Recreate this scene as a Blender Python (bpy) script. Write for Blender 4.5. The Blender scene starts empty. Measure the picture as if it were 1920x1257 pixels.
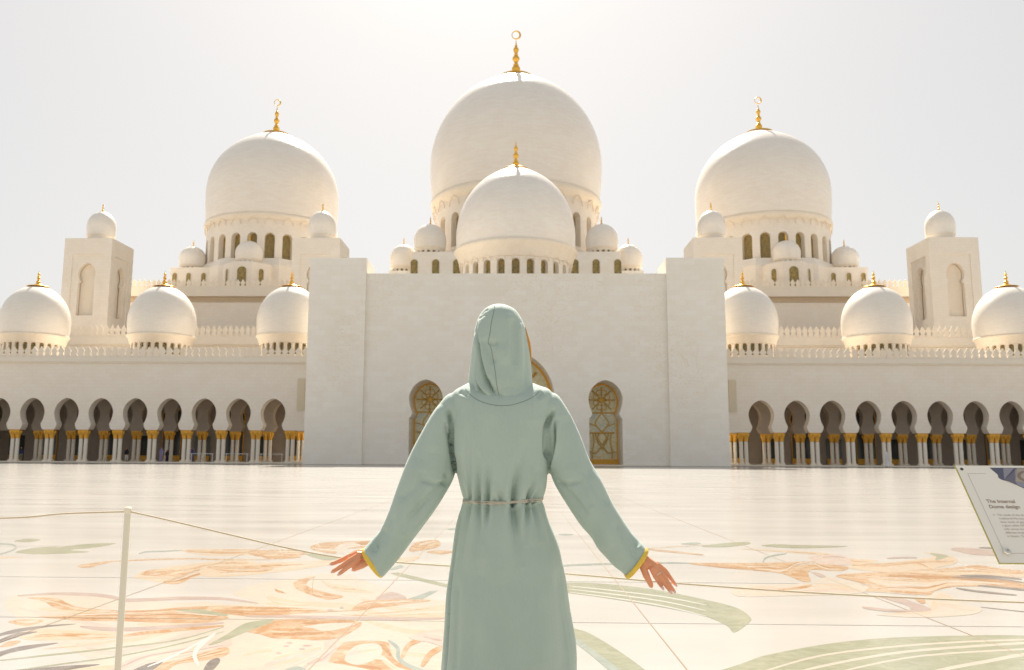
import bpy, bmesh, math, random
import numpy as np
from mathutils import Vector, Matrix
from mathutils.geometry import tessellate_polygon
random.seed(7); np.random.seed(7)
PI = math.pi; rad = math.radians
S = bpy.context.scene
COL = S.collection

# ------------------------------------------------------------------ camera, sky, sun, exposure
CAM_H = 1.18; FPX = 1600.0; W0, H0 = 1920.0, 1257.0; PPX, PPY = 928.0, 628.5
PITCH = math.atan((854 - PPY) / FPX)
CAMROT = Matrix.Rotation(rad(1.4), 3, 'Z') @ Matrix.Rotation(PI / 2 + PITCH, 3, 'X') @ Matrix.Rotation(rad(.29), 3, 'Z')
cd = bpy.data.cameras.new('camera'); cam = bpy.data.objects.new('camera', cd); COL.objects.link(cam)
cam.matrix_world = Matrix.Translation((0, 0, CAM_H)) @ CAMROT.to_4x4()
cd.sensor_width = 36.0; cd.sensor_fit = 'HORIZONTAL'; cd.lens = 36.0 * FPX / W0
cd.shift_x = (W0 / 2 - PPX) / W0; cd.clip_start = .05; cd.clip_end = 5000
cd.dof.use_dof = True; cd.dof.focus_distance = 2.85; cd.dof.aperture_fstop = 9.0
S.camera = cam
SUN_EL, SUN_AZ = rad(47), rad(3.5)            # behind the mosque, a little to the left of its axis
sun_dir = Vector((-math.sin(SUN_AZ) * math.cos(SUN_EL), math.cos(SUN_AZ) * math.cos(SUN_EL), math.sin(SUN_EL)))
wd = bpy.data.worlds.new('World'); S.world = wd; wd.use_nodes = True
nt = wd.node_tree; bg = nt.nodes['Background']
sky = nt.nodes.new('ShaderNodeTexSky'); sky.sky_type = 'NISHITA'; sky.sun_disc = False
sky.sun_elevation = SUN_EL; sky.sun_rotation = -SUN_AZ
sky.air_density = 1.0; sky.dust_density = 2.2; sky.ozone_density = 1.0; sky.altitude = 0
gm = nt.nodes.new('ShaderNodeGamma'); gm.inputs[1].default_value = .34          # thick desert haze evens the sky out ...
hs = nt.nodes.new('ShaderNodeHueSaturation'); hs.inputs['Saturation'].default_value = .5      # ... and takes the blue from it
nt.links.new(sky.outputs[0], gm.inputs[0]); nt.links.new(gm.outputs[0], hs.inputs['Color']); tint = nt.nodes.new('ShaderNodeMix'); tint.data_type = 'RGBA'; tint.blend_type = 'MULTIPLY'; tint.inputs[0].default_value = 1; tint.inputs[7].default_value = (1, .972, .935, 1)   # dust-warmed light
nt.links.new(hs.outputs[0], tint.inputs[6]); nt.links.new(tint.outputs[2], bg.inputs[0]); bg.inputs[1].default_value = 0.15
sl = bpy.data.lights.new('sun', 'SUN'); so = bpy.data.objects.new('sun', sl); COL.objects.link(so)
sl.energy = 3.4; sl.angle = rad(.53); sl.color = (1, .93, .83)
so.rotation_euler = (-sun_dir).to_track_quat('-Z', 'Y').to_euler(); so.location = (0, 60, 120)
vs = S.view_settings; vs.view_transform = 'Standard'; vs.look = 'None'; vs.exposure = 1.52; vs.gamma = 1.0
S.cycles.max_bounces = 8; S.cycles.diffuse_bounces = 5

# ------------------------------------------------------------------ helpers
def ray(px, py): return CAMROT @ Vector(((px - PPX) / FPX, -(py - PPY) / FPX, -1))
def at(px, py, Y):
    d = ray(px, py); t = Y / d.y; return Vector((t * d.x, Y, CAM_H + t * d.z))
def gnd(px, py):
    d = ray(px, py); t = -CAM_H / d.z; return (t * d.x, t * d.y)
def tag(o, label=None, cat=None, group=None, kind=None):
    if label: o['label'] = label
    if cat: o['category'] = cat
    if group: o['group'] = group
    if kind: o['kind'] = kind
    return o
def empty(name, loc=(0, 0, 0), parent=None):
    o = bpy.data.objects.new(name, None); COL.objects.link(o); o.location = loc; o.empty_display_size = .3
    if parent: o.parent = parent
    return o
def link(name, me, parent=None, loc=(0, 0, 0), rotz=0.0):
    o = bpy.data.objects.new(name, me); COL.objects.link(o); o.location = loc; o.rotation_euler = (0, 0, rotz)
    if parent: o.parent = parent
    return o
class MB:
    def __init__(s): s.v = []; s.f = []
    def add(s, vs_, fs_):
        n = len(s.v); s.v += [tuple(p) for p in vs_]; s.f += [tuple(i + n for i in f) for f in fs_]; return s
    def box(s, x0, x1, y0, y1, z0, z1):
        return s.add([(x0, y0, z0), (x1, y0, z0), (x1, y1, z0), (x0, y1, z0), (x0, y0, z1), (x1, y0, z1), (x1, y1, z1), (x0, y1, z1)],
                     [(0, 3, 2, 1), (4, 5, 6, 7), (0, 1, 5, 4), (1, 2, 6, 5), (2, 3, 7, 6), (3, 0, 4, 7)])
    def lathe(s, prof, n=48, c=(0, 0, 0), cap=True):
        vs_ = []; fs_ = []
        for r, z in prof:
            for k in range(n):
                a = 2 * PI * k / n; vs_.append((c[0] + r * math.cos(a), c[1] + r * math.sin(a), c[2] + z))
        for i in range(len(prof) - 1):
            for k in range(n):
                k2 = (k + 1) % n; fs_.append((i * n + k, i * n + k2, (i + 1) * n + k2, (i + 1) * n + k))
        if cap:
            fs_.append(tuple(range(n))[::-1]); fs_.append(tuple((len(prof) - 1) * n + k for k in range(n)))
        return s.add(vs_, fs_)
    def slab(s, outer, holes, d0, d1, mp):
        """flat polygon with holes in (u,v), extruded from depth d0 to d1 and mapped to space by mp(u,v,d)"""
        loops = [outer] + holes
        tri = tessellate_polygon([[Vector((u, v, 0)) for u, v in L] for L in loops])
        pts = [p for L in loops for p in L]; n = len(pts)
        vs_ = [mp(u, v, d0) for u, v in pts] + [mp(u, v, d1) for u, v in pts]
        fs_ = [tuple(t) for t in tri] + [tuple(i + n for i in reversed(t)) for t in tri]
        b = 0
        for L in loops:
            m = len(L)
            for i in range(m):
                j = (i + 1) % m; fs_.append((b + i, b + j, b + j + n, b + i + n))
            b += m
        return s.add(vs_, fs_)
    def tube(s, pts, r, n=8, closed=False):
        P = [Vector(p) for p in pts]; m = len(P); R = r if isinstance(r, (list, tuple)) else [r] * m
        vs_ = []; fs_ = []; up = Vector((0, 0, 1)); prev = None
        for i, p in enumerate(P):
            a = P[(i - 1) % m] if (closed or i) else p; b = P[(i + 1) % m] if (closed or i < m - 1) else p
            t = (b - a).normalized()
            if prev is None:
                q = t.cross(up)
                if q.length < .05: q = t.cross(Vector((0, 1, 0)))
            else: q = prev - t * prev.dot(t)
            q.normalize(); prev = q; w = t.cross(q)
            for k in range(n):
                an = 2 * PI * k / n; vs_.append(p + (q * math.cos(an) + w * math.sin(an)) * R[i])
        for i in range(m if closed else m - 1):
            j = (i + 1) % m
            for k in range(n):
                k2 = (k + 1) % n; fs_.append((i * n + k, i * n + k2, j * n + k2, j * n + k))
        if not closed: fs_ += [tuple(range(n))[::-1], tuple((m - 1) * n + k for k in range(n))]
        return s.add(vs_, fs_)
    def loft(s, loops, cap=True):
        n = len(loops[0]); vs_ = [p for L in loops for p in L]; fs_ = []
        for i in range(len(loops) - 1):
            for k in range(n):
                k2 = (k + 1) % n; fs_.append((i * n + k, i * n + k2, (i + 1) * n + k2, (i + 1) * n + k))
        if cap: fs_ += [tuple(range(n))[::-1], tuple((len(loops) - 1) * n + k for k in range(n))]
        return s.add(vs_, fs_)
    def mesh(s, name, mat, smooth=False, angle=None):
        me = bpy.data.meshes.new(name); me.from_pydata(s.v, [], s.f)
        bm = bmesh.new(); bm.from_mesh(me); bmesh.ops.recalc_face_normals(bm, faces=bm.faces); bm.to_mesh(me); bm.free()
        if smooth: me.shade_smooth()
        if angle is not None: me.shade_smooth(); me.set_sharp_from_angle(angle=rad(angle))
        me.materials.append(mat); return me
    def build(s, name, mat, parent=None, smooth=False, angle=None, loc=(0, 0, 0), rotz=0.0):
        return link(name, s.mesh(name, mat, smooth, angle), parent, loc, rotz)
def catmull(P, n=6, closed=False):
    P = [np.array(p, float) for p in P]; m = len(P); out = []
    for i in range(m if closed else m - 1):
        g = (lambda k: P[k % m]) if closed else (lambda k: P[min(max(k, 0), m - 1)])
        a, b, c, d = g(i - 1), g(i), g(i + 1), g(i + 2)
        for j in range(n):
            t = j / n
            out.append(.5 * ((2 * b) + (-a + c) * t + (2 * a - 5 * b + 4 * c - d) * t * t + (-a + 3 * b - 3 * c + d) * t ** 3))
    if not closed: out.append(P[-1])
    return out

# ------------------------------------------------------------------ materials
def new_mat(name):
    m = bpy.data.materials.new(name); m.use_nodes = True
    return m, m.node_tree, m.node_tree.nodes['Principled BSDF']
def N(t, kind, **kw):
    n = t.nodes.new(kind)
    for k, v in kw.items():
        if k.startswith('i_'): n.inputs[k[2:].replace('_', ' ')].default_value = v
        else: setattr(n, k, v)
    return n
def mixc(t, fac, a, b, mode='MIX'):
    n = t.nodes.new('ShaderNodeMix'); n.data_type = 'RGBA'; n.blend_type = mode
    for sock, v in ((n.inputs[0], fac), (n.inputs[6], a), (n.inputs[7], b)):
        if isinstance(v, bpy.types.NodeSocket): t.links.new(v, sock)
        elif isinstance(v, (int, float)): sock.default_value = v
        else: sock.default_value = (*v, 1) if len(v) == 3 else v
    return n.outputs[2]
def ramp(t, sock, stops):
    n = t.nodes.new('ShaderNodeValToRGB'); cr = n.color_ramp
    while len(cr.elements) < len(stops): cr.elements.new(.5)
    for e, (p, c) in zip(cr.elements, stops):
        e.position = p; e.color = (c, c, c, 1) if isinstance(c, (int, float)) else (*c, 1)
    t.links.new(sock, n.inputs[0]); return n.outputs[0]
def math_(t, op, a, b=None):
    n = t.nodes.new('ShaderNodeMath'); n.operation = op
    for i, v in enumerate((a, b)):
        if v is None: continue
        if isinstance(v, bpy.types.NodeSocket): t.links.new(v, n.inputs[i])
        else: n.inputs[i].default_value = v
    return n.outputs[0]
def noise(t, vec, scale, detail=4, rough=.6, dist=0.0):
    n = N(t, 'ShaderNodeTexNoise'); n.inputs['Scale'].default_value = scale; n.inputs['Detail'].default_value = detail
    n.inputs['Roughness'].default_value = rough; n.inputs['Distortion'].default_value = dist
    if vec is not None: t.links.new(vec, n.inputs['Vector'])
    return n.outputs['Fac']
def mapping(t, vec, scale=(1, 1, 1), rot=(0, 0, 0), loc=(0, 0, 0)):
    n = N(t, 'ShaderNodeMapping'); n.inputs['Scale'].default_value = scale; n.inputs['Rotation'].default_value = rot
    n.inputs['Location'].default_value = loc; t.links.new(vec, n.inputs['Vector']); return n.outputs[0]
def bump(t, b, h, strength=.2, dist=.01):
    n = N(t, 'ShaderNodeBump'); n.inputs['Strength'].default_value = strength; n.inputs['Distance'].default_value = dist
    t.links.new(h, n.inputs['Height']); t.links.new(n.outputs[0], b.inputs['Normal'])
def marble(name, base, dark, bw=1.25, bh=.62, round_=False, rough=.42, cell=.35, blotch=.5, carved=False, joint=.3):
    """white marble cladding: each block a slightly different tone, warm blotches, fine joints"""
    m, t, b = new_mat(name)
    tc = N(t, 'ShaderNodeTexCoord'); src = tc.outputs['Object'] if round_ else N(t, 'ShaderNodeNewGeometry').outputs['Position']
    sp = N(t, 'ShaderNodeSeparateXYZ'); t.links.new(src, sp.inputs[0]); x, y, z = sp.outputs
    if round_: u = math_(t, 'MULTIPLY', math_(t, 'ARCTAN2', y, x), round_)
    else: u = math_(t, 'ADD', x, y)
    cv = N(t, 'ShaderNodeCombineXYZ'); t.links.new(u, cv.inputs[0]); t.links.new(z, cv.inputs[1])
    br = N(t, 'ShaderNodeTexBrick'); t.links.new(cv.outputs[0], br.inputs['Vector'])
    br.offset = .5; br.inputs['Scale'].default_value = 1; br.inputs['Brick Width'].default_value = bw; br.inputs['Row Height'].default_value = bh
    br.inputs['Mortar Size'].default_value = .014; br.inputs['Mortar Smooth'].default_value = .2; br.inputs['Bias'].default_value = 0
    br.inputs['Color1'].default_value = (0, 0, 0, 1); br.inputs['Color2'].default_value = (1, 1, 1, 1); br.inputs['Mortar'].default_value = (.5, .5, .5, 1)
    f1 = ramp(t, noise(t, src, .35, 5, .62, .4), [(.35, 0), (.68, 1)])
    f2 = ramp(t, noise(t, src, 2.3, 6, .65, .8), [(.4, 0), (.75, 1)])
    k = math_(t, 'ADD', math_(t, 'MULTIPLY', br.outputs['Color'], cell), math_(t, 'ADD', math_(t, 'MULTIPLY', f1, blotch), math_(t, 'MULTIPLY', f2, .3)))
    c = mixc(t, math_(t, 'MINIMUM', k, 1.0), base, dark)
    c = mixc(t, math_(t, 'MULTIPLY', br.outputs['Fac'], joint), c, tuple(v * .78 for v in dark))
    if carved:                                   # shallow incised vines, slightly warmer stone
        wv = N(t, 'ShaderNodeTexNoise'); wv.inputs['Scale'].default_value = .55; wv.inputs['Detail'].default_value = 2; wv.inputs['Distortion'].default_value = 2.5; t.links.new(src, wv.inputs['Vector'])
        line = ramp(t, math_(t, 'ABSOLUTE', math_(t, 'SUBTRACT', math_(t, 'FRACT', math_(t, 'MULTIPLY', wv.outputs['Fac'], 7.0)), .5)), [(.0, 1), (.16, 0)])
        where = ramp(t, noise(t, mapping(t, src, (1, 1, .7)), .09, 2, .5), [(.47, 0), (.58, 1)])
        c = mixc(t, math_(t, 'MULTIPLY', math_(t, 'MULTIPLY', line, where), .55), c, (.80, .66, .47))
    t.links.new(c, b.inputs['Base Color']); b.inputs['Roughness'].default_value = rough
    bump(t, b, math_(t, 'SUBTRACT', 1.0, br.outputs['Fac']), joint, .01)
    return m
M = {}
M['marble'] = marble('marble_facade', (.93, .89, .81), (.88, .82, .72), carved=True, joint=.2, cell=.6)
M['marble_arc'] = marble('marble_arcade', (.89, .82, .72), (.83, .735, .615), .9, .45, rough=.5)
M['marble_in_shaded'] = marble('marble_interior_shaded', (.48, .40, .32), (.40, .33, .26), .9, .45, rough=.5)  # arcade marble darkened, the shade inside the wings put into its colour
M['trim'] = marble('carved_marble', (.88, .785, .655), (.81, .70, .555), .9, 3.0, rough=.5)
M['dome_big'] = marble('dome_mosaic_large', (.90, .845, .765), (.83, .755, .66), 1.5, .32, round_=14.0, rough=.36, cell=.5, blotch=.35)
M['dome_small'] = marble('dome_mosaic_small', (.90, .845, .76), (.83, .755, .655), 1.0, .25, round_=4.6, rough=.36, cell=.4, blotch=.35)
def simple(name, col, rough=.5, metal=0.0, var=.12, scale=6.0, bstr=0.0):
    m, t, b = new_mat(name); tc = N(t, 'ShaderNodeTexCoord')
    f = noise(t, tc.outputs['Object'], scale, 5, .6)
    t.links.new(mixc(t, f, tuple(min(1, c * (1 + var)) for c in col), tuple(c * (1 - var) for c in col)), b.inputs['Base Color'])
    b.inputs['Roughness'].default_value = rough; b.inputs['Metallic'].default_value = metal
    if bstr: bump(t, b, f, bstr, .01)
    return m
M['gold'] = simple('gilded_metal', (.86, .50, .09), .34, 1.0, .1, 3)
M['gold_paint'] = simple('gilded_paint', (.80, .43, .06), .45, .35, .15, 4)
M['gold_pale'] = simple('pale_gilding', (.74, .47, .11), .45, .2, .1, 4)
M['kerb'] = simple('kerb_marble', (.82, .74, .62), .4, 0, .06, .8)
M['shade_band'] = simple('painted_shade_band', (.58, .45, .31), .6, 0, .12, 1.5)  # brown tone stands in for the shadow below the hall cornice
M['white_metal'] = simple('white_metal', (.8, .79, .76), .4)
M['cream_post'] = simple('cream_painted_post', (.84, .76, .60), .42, 0, .04, 3)
M['cord'] = simple('cream_cord', (.62, .52, .37), .8, 0, .15, 90)
M['dark_glass'] = simple('dark_glazing', (.06, .065, .055), .12, 0, .4, .7)
M['grille'] = simple('cream_grille', (.80, .71, .55), .6, 0, .05, 2)
M['skin'] = simple('skin', (.80, .35, .18), .5, 0, .07, 25)
M['skin'].node_tree.nodes['Principled BSDF'].inputs['Subsurface Weight'].default_value = .12
M['skin'].node_tree.nodes['Principled BSDF'].inputs['Subsurface Radius'].default_value = (.012, .005, .003)
M['nail'] = simple('nail_varnish', (.80, .50, .45), .2, 0, .05, 20)
M['silver'] = simple('silver', (.8, .77, .7), .2, 1.0, .05, 20)
M['hair'] = simple('backlit_hair', (.80, .40, .10), .45, 0, .3, 40)  # orange of the sun shining through the strands is in the base colour
M['cuff'] = simple('yellow_braid', (.95, .60, .08), .7, 0, .2, 300, .5)
M['belt'] = simple('taupe_cord', (.64, .58, .46), .7, 0, .25, 400, .5)
M['thread'] = simple('seam_thread', (.16, .20, .17), .9)
def lattice_glass(name, a, b_, lead, scale):
    m, t, b = new_mat(name); tc = N(t, 'ShaderNodeTexCoord')
    v = N(t, 'ShaderNodeTexVoronoi', feature='DISTANCE_TO_EDGE'); v.inputs['Scale'].default_value = scale
    t.links.new(tc.outputs['Object'], v.inputs['Vector'])
    v2 = N(t, 'ShaderNodeTexVoronoi'); v2.inputs['Scale'].default_value = scale; t.links.new(tc.outputs['Object'], v2.inputs['Vector'])
    sx = N(t, 'ShaderNodeSeparateColor'); t.links.new(v2.outputs['Color'], sx.inputs[0])
    c = mixc(t, sx.outputs[0], a, b_); e = ramp(t, v.outputs['Distance'], [(.05, 1), (.11, 0)])
    t.links.new(mixc(t, e, c, lead), b.inputs['Base Color']); b.inputs['Roughness'].default_value = .3
    return m
M['amber'] = lattice_glass('amber_lattice_glass', (.30, .22, .07), (.10, .12, .06), (.42, .27, .06), 3.2)
M['pane'] = lattice_glass('cream_flower_glass', (.93, .87, .60), (.84, .82, .58), (.80, .72, .42), 1.4)
M['pane_hi'] = lattice_glass('bright_flower_glass', (.90, .86, .66), (.86, .82, .6), (.66, .72, .62), 1.3)

# plaza marble: pale, polished, slightly uneven gloss
def plaza_mat():
    m, t, b = new_mat('plaza_marble'); g = N(t, 'ShaderNodeNewGeometry'); p = g.outputs['Position']
    f = ramp(t, noise(t, mapping(t, p, (.5, .9, 1)), .7, 6, .6, .5), [(.3, 0), (.75, 1)])
    f2 = ramp(t, noise(t, mapping(t, p, (1, 2.2, 1), (0, 0, .4)), 3.0, 7, .7, 1.5), [(.45, 0), (.72, 1)])
    oi = N(t, 'ShaderNodeObjectInfo')
    k = math_(t, 'ADD', math_(t, 'MULTIPLY', f, .4), math_(t, 'ADD', math_(t, 'MULTIPLY', f2, .25), math_(t, 'MULTIPLY', oi.outputs['Random'], .05)))
    t.links.new(mixc(t, k, (.40, .378, .345), (.36, .336, .302)), b.inputs['Base Color'])
    rr = N(t, 'ShaderNodeMapRange'); t.links.new(noise(t, mapping(t, p, (.25, 1.6, 1)), .8, 4, .6), rr.inputs['Value'])
    rr.inputs['From Min'].default_value = .3; rr.inputs['From Max'].default_value = .7; rr.inputs['To Min'].default_value = .18; rr.inputs['To Max'].default_value = .25
    t.links.new(rr.outputs[0], b.inputs['Roughness'])
    bump(t, b, noise(t, mapping(t, p, (.35, 1.0, 1)), 1.2, 2, .5), .03, .02)
    return m
M['plaza'] = plaza_mat()
def inlay_mat(name, a, b_, lo=.42, hi=.58, scale=3.4, rot=.5, stretch=.7):
    m, t, b = new_mat(name); p = N(t, 'ShaderNodeNewGeometry').outputs['Position']
    f = ramp(t, noise(t, mapping(t, p, (1, stretch, 1), (0, 0, rot)), scale, 9, .68, 2.2), [(lo, 0), (hi, 1)])
    f2 = ramp(t, noise(t, mapping(t, p, (1, 2, 1), (0, 0, rot + .5)), 7, 8, .7, 1.5), [(.35, 0), (.7, 1)])
    a, b_ = tuple(v * .62 for v in a), tuple(v * .60 for v in b_)
    t.links.new(mixc(t, math_(t, 'MULTIPLY', f2, .42), mixc(t, f, a, b_), tuple(v * .7 for v in a)), b.inputs['Base Color'])
    b.inputs['Roughness'].default_value = .2
    return m
I = dict(
    orange=inlay_mat('orange_marble', (.58, .28, .09), (.76, .60, .41), .38, .62),
    orange_deep=inlay_mat('deep_orange_marble', (.50, .22, .06), (.62, .34, .14)),
    peach=inlay_mat('peach_marble', (.74, .55, .36), (.78, .66, .50), .35, .65),
    cream=inlay_mat('cream_marble', (.76, .66, .52), (.70, .63, .54), .3, .7),
    mauve=inlay_mat('mauve_marble', (.52, .38, .32), (.64, .51, .44), .35, .65),
    green=inlay_mat('green_marble', (.37, .38, .24), (.49, .49, .34), .4, .6, 3.0, .9, 1.5),
    teal=inlay_mat('teal_marble', (.34, .40, .35), (.48, .52, .44), .4, .6, 3.0, .9),
    dark=inlay_mat('grey_marble', (.20, .165, .145), (.33, .28, .25), .4, .6, 3.0),
    white=inlay_mat('white_marble', (.80, .77, .70), (.82, .79, .74), .4, .6),
    blush=inlay_mat('blush_marble', (.72, .54, .45), (.77, .64, .55), .35, .65))
M['joint'] = simple('brass_joint', (.22, .155, .09), .8, 0, .15, 5)
M['joint_thin'] = simple('grey_joint', (.32, .295, .26), .6, 0, .1, 5)

# ------------------------------------------------------------------ plaza: floor sheet, slabs, joints, inlaid flowers
fl = MB(); fl.add([(-1500, -600, -.03), (1500, -600, -.03), (1500, 2500, -.03), (-1500, 2500, -.03)], [(0, 1, 2, 3)])
ground = tag(fl.build('ground', M['plaza']), kind='structure')
GX, GY, SX, SY = -1.14, 6.33, 2.1, 2.0
plaza = tag(empty('plaza_floor', (0, 0, 0)), kind='structure')
sm = MB().box(-SX / 2 + .0001, SX / 2 - .0001, -SY / 2 + .0001, SY / 2 - .0001, -.04, 0).mesh('floor_slab', M['plaza'])
cells = []
for i in range(-40, 41):
    for j in range(-6, 60):
        x, y = GX + (i + .5) * SX, GY + (j + .5) * SY
        if y < 98 - SY: cells.append((x, y))
vis = [c for c in cells if c[1] > 3.2 and abs(c[0]) < .64 * c[1] + 1.5]
vis.sort(key=lambda c: c[0] ** 2 + c[1] ** 2)
near = set(vis[:290]); rest = MB()
for c in vis[:290]: link('floor_slab', sm, plaza, (c[0], c[1], 0))
for x, y in cells:
    if (x, y) not in near: rest.box(x - SX / 2 + .0001, x + SX / 2 - .0001, y - SY / 2 + .0001, y + SY / 2 - .0001, -.025, 0)
tag(rest.build('outer_floor_slabs', M['plaza'], plaza), kind='stuff')
strip = MB()
for i in range(-1, 3):
    x = GX + i * SX; strip.box(x - .0045, x + .0045, 2, 60, -.03, .0023)
strip.build('brass_joint_strip', M['joint'], plaza)
strip = MB()
for j in range(0, 2):
    y = GY + j * SY; strip.box(-14, 14, y - .0014, y + .0014, -.03, .0022)
strip.build('cross_joint_strip', M['joint_thin'], plaza)
zc_ = [.0003]; rv = random.Random(11)
CR = {'a': (0, 980, .22035), 'b': (400, 980, .2396), 'c': (1400, 990, .2708), 'd': (1040, 860, .4583)}
def conv(crop, pts):
    x0, y0, s = CR[crop]; return [(x0 + s * p[0], y0 + s * p[1]) for p in pts]
def inlay(name, col, crop, flat, smooth=True):
    pts = list(zip(flat[0::2], flat[1::2])); P = conv(crop, pts)
    if smooth: P = [tuple(p) for p in catmull(P, 5, True)]
    G = [gnd(*p) for p in P]; z = zc_[0]; zc_[0] += .000005
    MB().slab(G, [], 0, 1, lambda u, v, d: (u, v, z - .0015 * d)).build(name, I[col], plaza)
    if smooth and col in VEIN: veins(P, VEIN[col])
VEIN = {'orange': ('cream', 'peach', 'orange_deep'), 'peach': ('orange', 'cream', 'orange'), 'cream': ('peach', 'blush'), 'blush': ('mauve', 'cream')}
def veins(P, cols):
    """slim streaks of other marble that follow the length of a petal"""
    A = np.array(P); c = A.mean(0); u, sv, vt = np.linalg.svd(A - c, full_matrices=False); e1, e2 = vt[0], vt[1]
    a, b_ = (A - c) @ e1, (A - c) @ e2; L = a.max() - a.min(); n = len(a)
    if L < 45 or b_.max() - b_.min() < 5: return
    lohi = []
    for s_ in np.linspace(a.min() + .06 * L, a.max() - .06 * L, 11):
        h = []
        for i in range(n):
            j = (i + 1) % n
            if (a[i] - s_) * (a[j] - s_) < 0: h.append(b_[i] + (b_[j] - b_[i]) * (s_ - a[i]) / (a[j] - a[i]))
        h.sort(); lohi.append((s_, h[0], h[1]) if len(h) >= 2 else None)
    lohi = [q for q in lohi if q]
    if len(lohi) < 5: return
    for k in range(3 if L < 130 else 6):
        i0 = rv.randint(0, len(lohi) - 5); i1 = min(len(lohi), i0 + rv.randint(4, 8)); f0 = rv.uniform(.15, .85); f1 = min(.88, max(.12, f0 + rv.uniform(-.2, .2)))
        Q = []; ww = []
        for m_, (s_, lo, hi) in enumerate(lohi[i0:i1]):
            f = f0 + (f1 - f0) * m_ / (i1 - i0); Q.append(c + e1 * s_ + e2 * (lo + (hi - lo) * f)); ww.append(hi - lo)
        if np.mean(ww) < 4: continue
        strip_px('inlay_vein', rv.choice(cols), np.array(catmull(Q, 4)), min(9, max(1.2, rv.uniform(.07, .2) * np.mean(ww))))
def stroke(name, col, crop, w, flat):
    pts = list(zip(flat[0::2], flat[1::2])); strip_px(name, col, np.array(catmull(conv(crop, pts), 6)), w * CR[crop][2])
def strip_px(name, col, P, wpx):
    m = len(P); T = np.gradient(P, axis=0); T /= np.linalg.norm(T, axis=1)[:, None] + 1e-9; Q = np.stack([-T[:, 1], T[:, 0]], 1)
    t = np.linspace(0, 1, m); ww = (wpx / 2) * np.clip(1.15 * np.sin(PI * np.clip(t * .94 + .03, 0, 1)) ** .5, .15, 1)
    A = P + Q * ww[:, None]; B = P - Q * ww[:, None]; z = zc_[0]; zc_[0] += .000005
    GA = [gnd(*p) for p in A]; GB = [gnd(*p) for p in B]; v = [(*g, z) for g in GA] + [(*g, z) for g in GB]
    MB().add(v, [(i, i + 1, m + i + 1, m + i) for i in range(m - 1)]).build(name, I[col], plaza)
pe, le, st_, bd = 'inlay_petal', 'inlay_leaf', 'inlay_stem', 'inlay_band'
# big flower behind the post, left of the woman
inlay(pe, 'cream', 'b', (150,560,350,480,600,440,900,400,1100,420,1300,500,1500,570,1720,600,1900,700,1950,1250,420,1250,100,1150,0,1060,-60,700,300,620))
inlay(pe, 'cream', 'a', (40,720,80,640,200,612,480,606,830,620,1010,650,1450,680,1906,690,1950,860,1700,960,1300,1100,900,1190,400,1000,180,950,120,790))
inlay(pe, 'cream', 'a', (300,1330,800,1180,1400,1040,1906,900,2000,1000,2000,1330))
inlay(le, 'green', 'a', (120,158,180,145,250,138,350,148,270,165,180,168))
inlay(le, 'green', 'a', (130,250,300,215,500,205,420,225,700,185,985,178,800,215,600,235,760,250,560,265,330,272,200,265))
stroke(st_, 'teal', 'a', 13, (-60,285,0,270,100,240,135,215,110,190,0,182,-60,180))
inlay(pe, 'peach', 'a', (-40,291,110,292,215,298,110,304,-40,308))
stroke(st_, 'orange', 'a', 11, (760,352,900,335,1200,320,1600,308,1906,316,2300,318))
inlay(pe, 'orange', 'a', (660,372,720,352,800,348,960,337,840,362,790,380,710,387))
inlay(pe, 'peach', 'a', (1130,470,1200,425,1300,400,1500,370,1700,345,1906,325,2150,330,2150,400,1906,405,1700,455,1620,480,1525,520,1380,515,1250,490))
inlay(pe, 'orange', 'a', (1190,440,1300,402,1500,408,1420,440,1300,455))
inlay(pe, 'orange', 'a', (1380,515,1480,470,1650,420,1850,375,2000,370,1850,410,1640,465,1525,522))
stroke(st_, 'teal', 'a', 12, (1180,266,1250,250,1400,245,1560,236))
inlay(pe, 'peach', 'a', (1540,240,1700,224,1906,226,2200,232,2300,270,1906,285,1700,275))
inlay(pe, 'orange', 'a', (2100,250,2350,232,2560,240,2600,275,2400,285,2200,290))
stroke(bd, 'mauve', 'a', 30, (150,625,480,607,820,618,1000,645,1070,662,1300,656,1550,645,1906,650,2200,690))
inlay(pe, 'orange', 'a', (230,640,480,645,560,680,650,715,800,735,1000,748,1300,745,1500,725,1906,708,1906,730,1500,748,1200,762,900,757,600,748,450,720,370,670))
inlay(pe, 'orange', 'a', (340,805,500,785,760,770,1000,765,1300,770,1500,760,1906,795,1906,830,1700,855,1300,850,1000,840,700,835))
inlay(bd, 'green', 'a', (1500,747,1700,742,1906,756,1930,795,1750,780))
inlay(pe, 'orange', 'a', (70,845,200,823,370,835,250,880,150,870))
inlay(pe, 'peach', 'a', (160,975,330,910,600,920,1000,935,1000,985,600,1000,300,1003))
inlay(pe, 'orange', 'a', (0,1060,70,1015,180,1010,100,1050))
inlay(le, 'dark', 'a', (-60,965,0,945,150,905,400,875,655,864,400,892,200,927,0,968,-60,995))
inlay(le, 'dark', 'a', (-60,1020,0,995,150,940,325,930,180,967,0,1025,-60,1060))
inlay(le, 'dark', 'a', (-60,1120,0,1100,200,1050,500,1024,300,1067,100,1107,0,1142,-60,1180))
stroke(bd, 'mauve', 'a', 32, (680,885,850,905,1050,910,1400,892,1906,855))
stroke(bd, 'orange', 'a', 28, (1000,980,1200,945,1500,915,1906,880))
stroke(st_, 'peach', 'a', 12, (370,1075,700,1045,1000,1005,1300,960))
stroke(st_, 'green', 'a', 14, (-60,1182,400,1130,1000,1066,1500,1002,1906,890))
stroke(st_, 'green', 'a', 12, (-100,1290,600,1195,1000,1140,1500,1040,1906,930))
inlay(bd, 'blush', 'a', (820,1330,1000,1215,1200,1130,1500,1080,1906,980,1950,1060,1600,1130,1300,1200,1100,1330))
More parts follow.
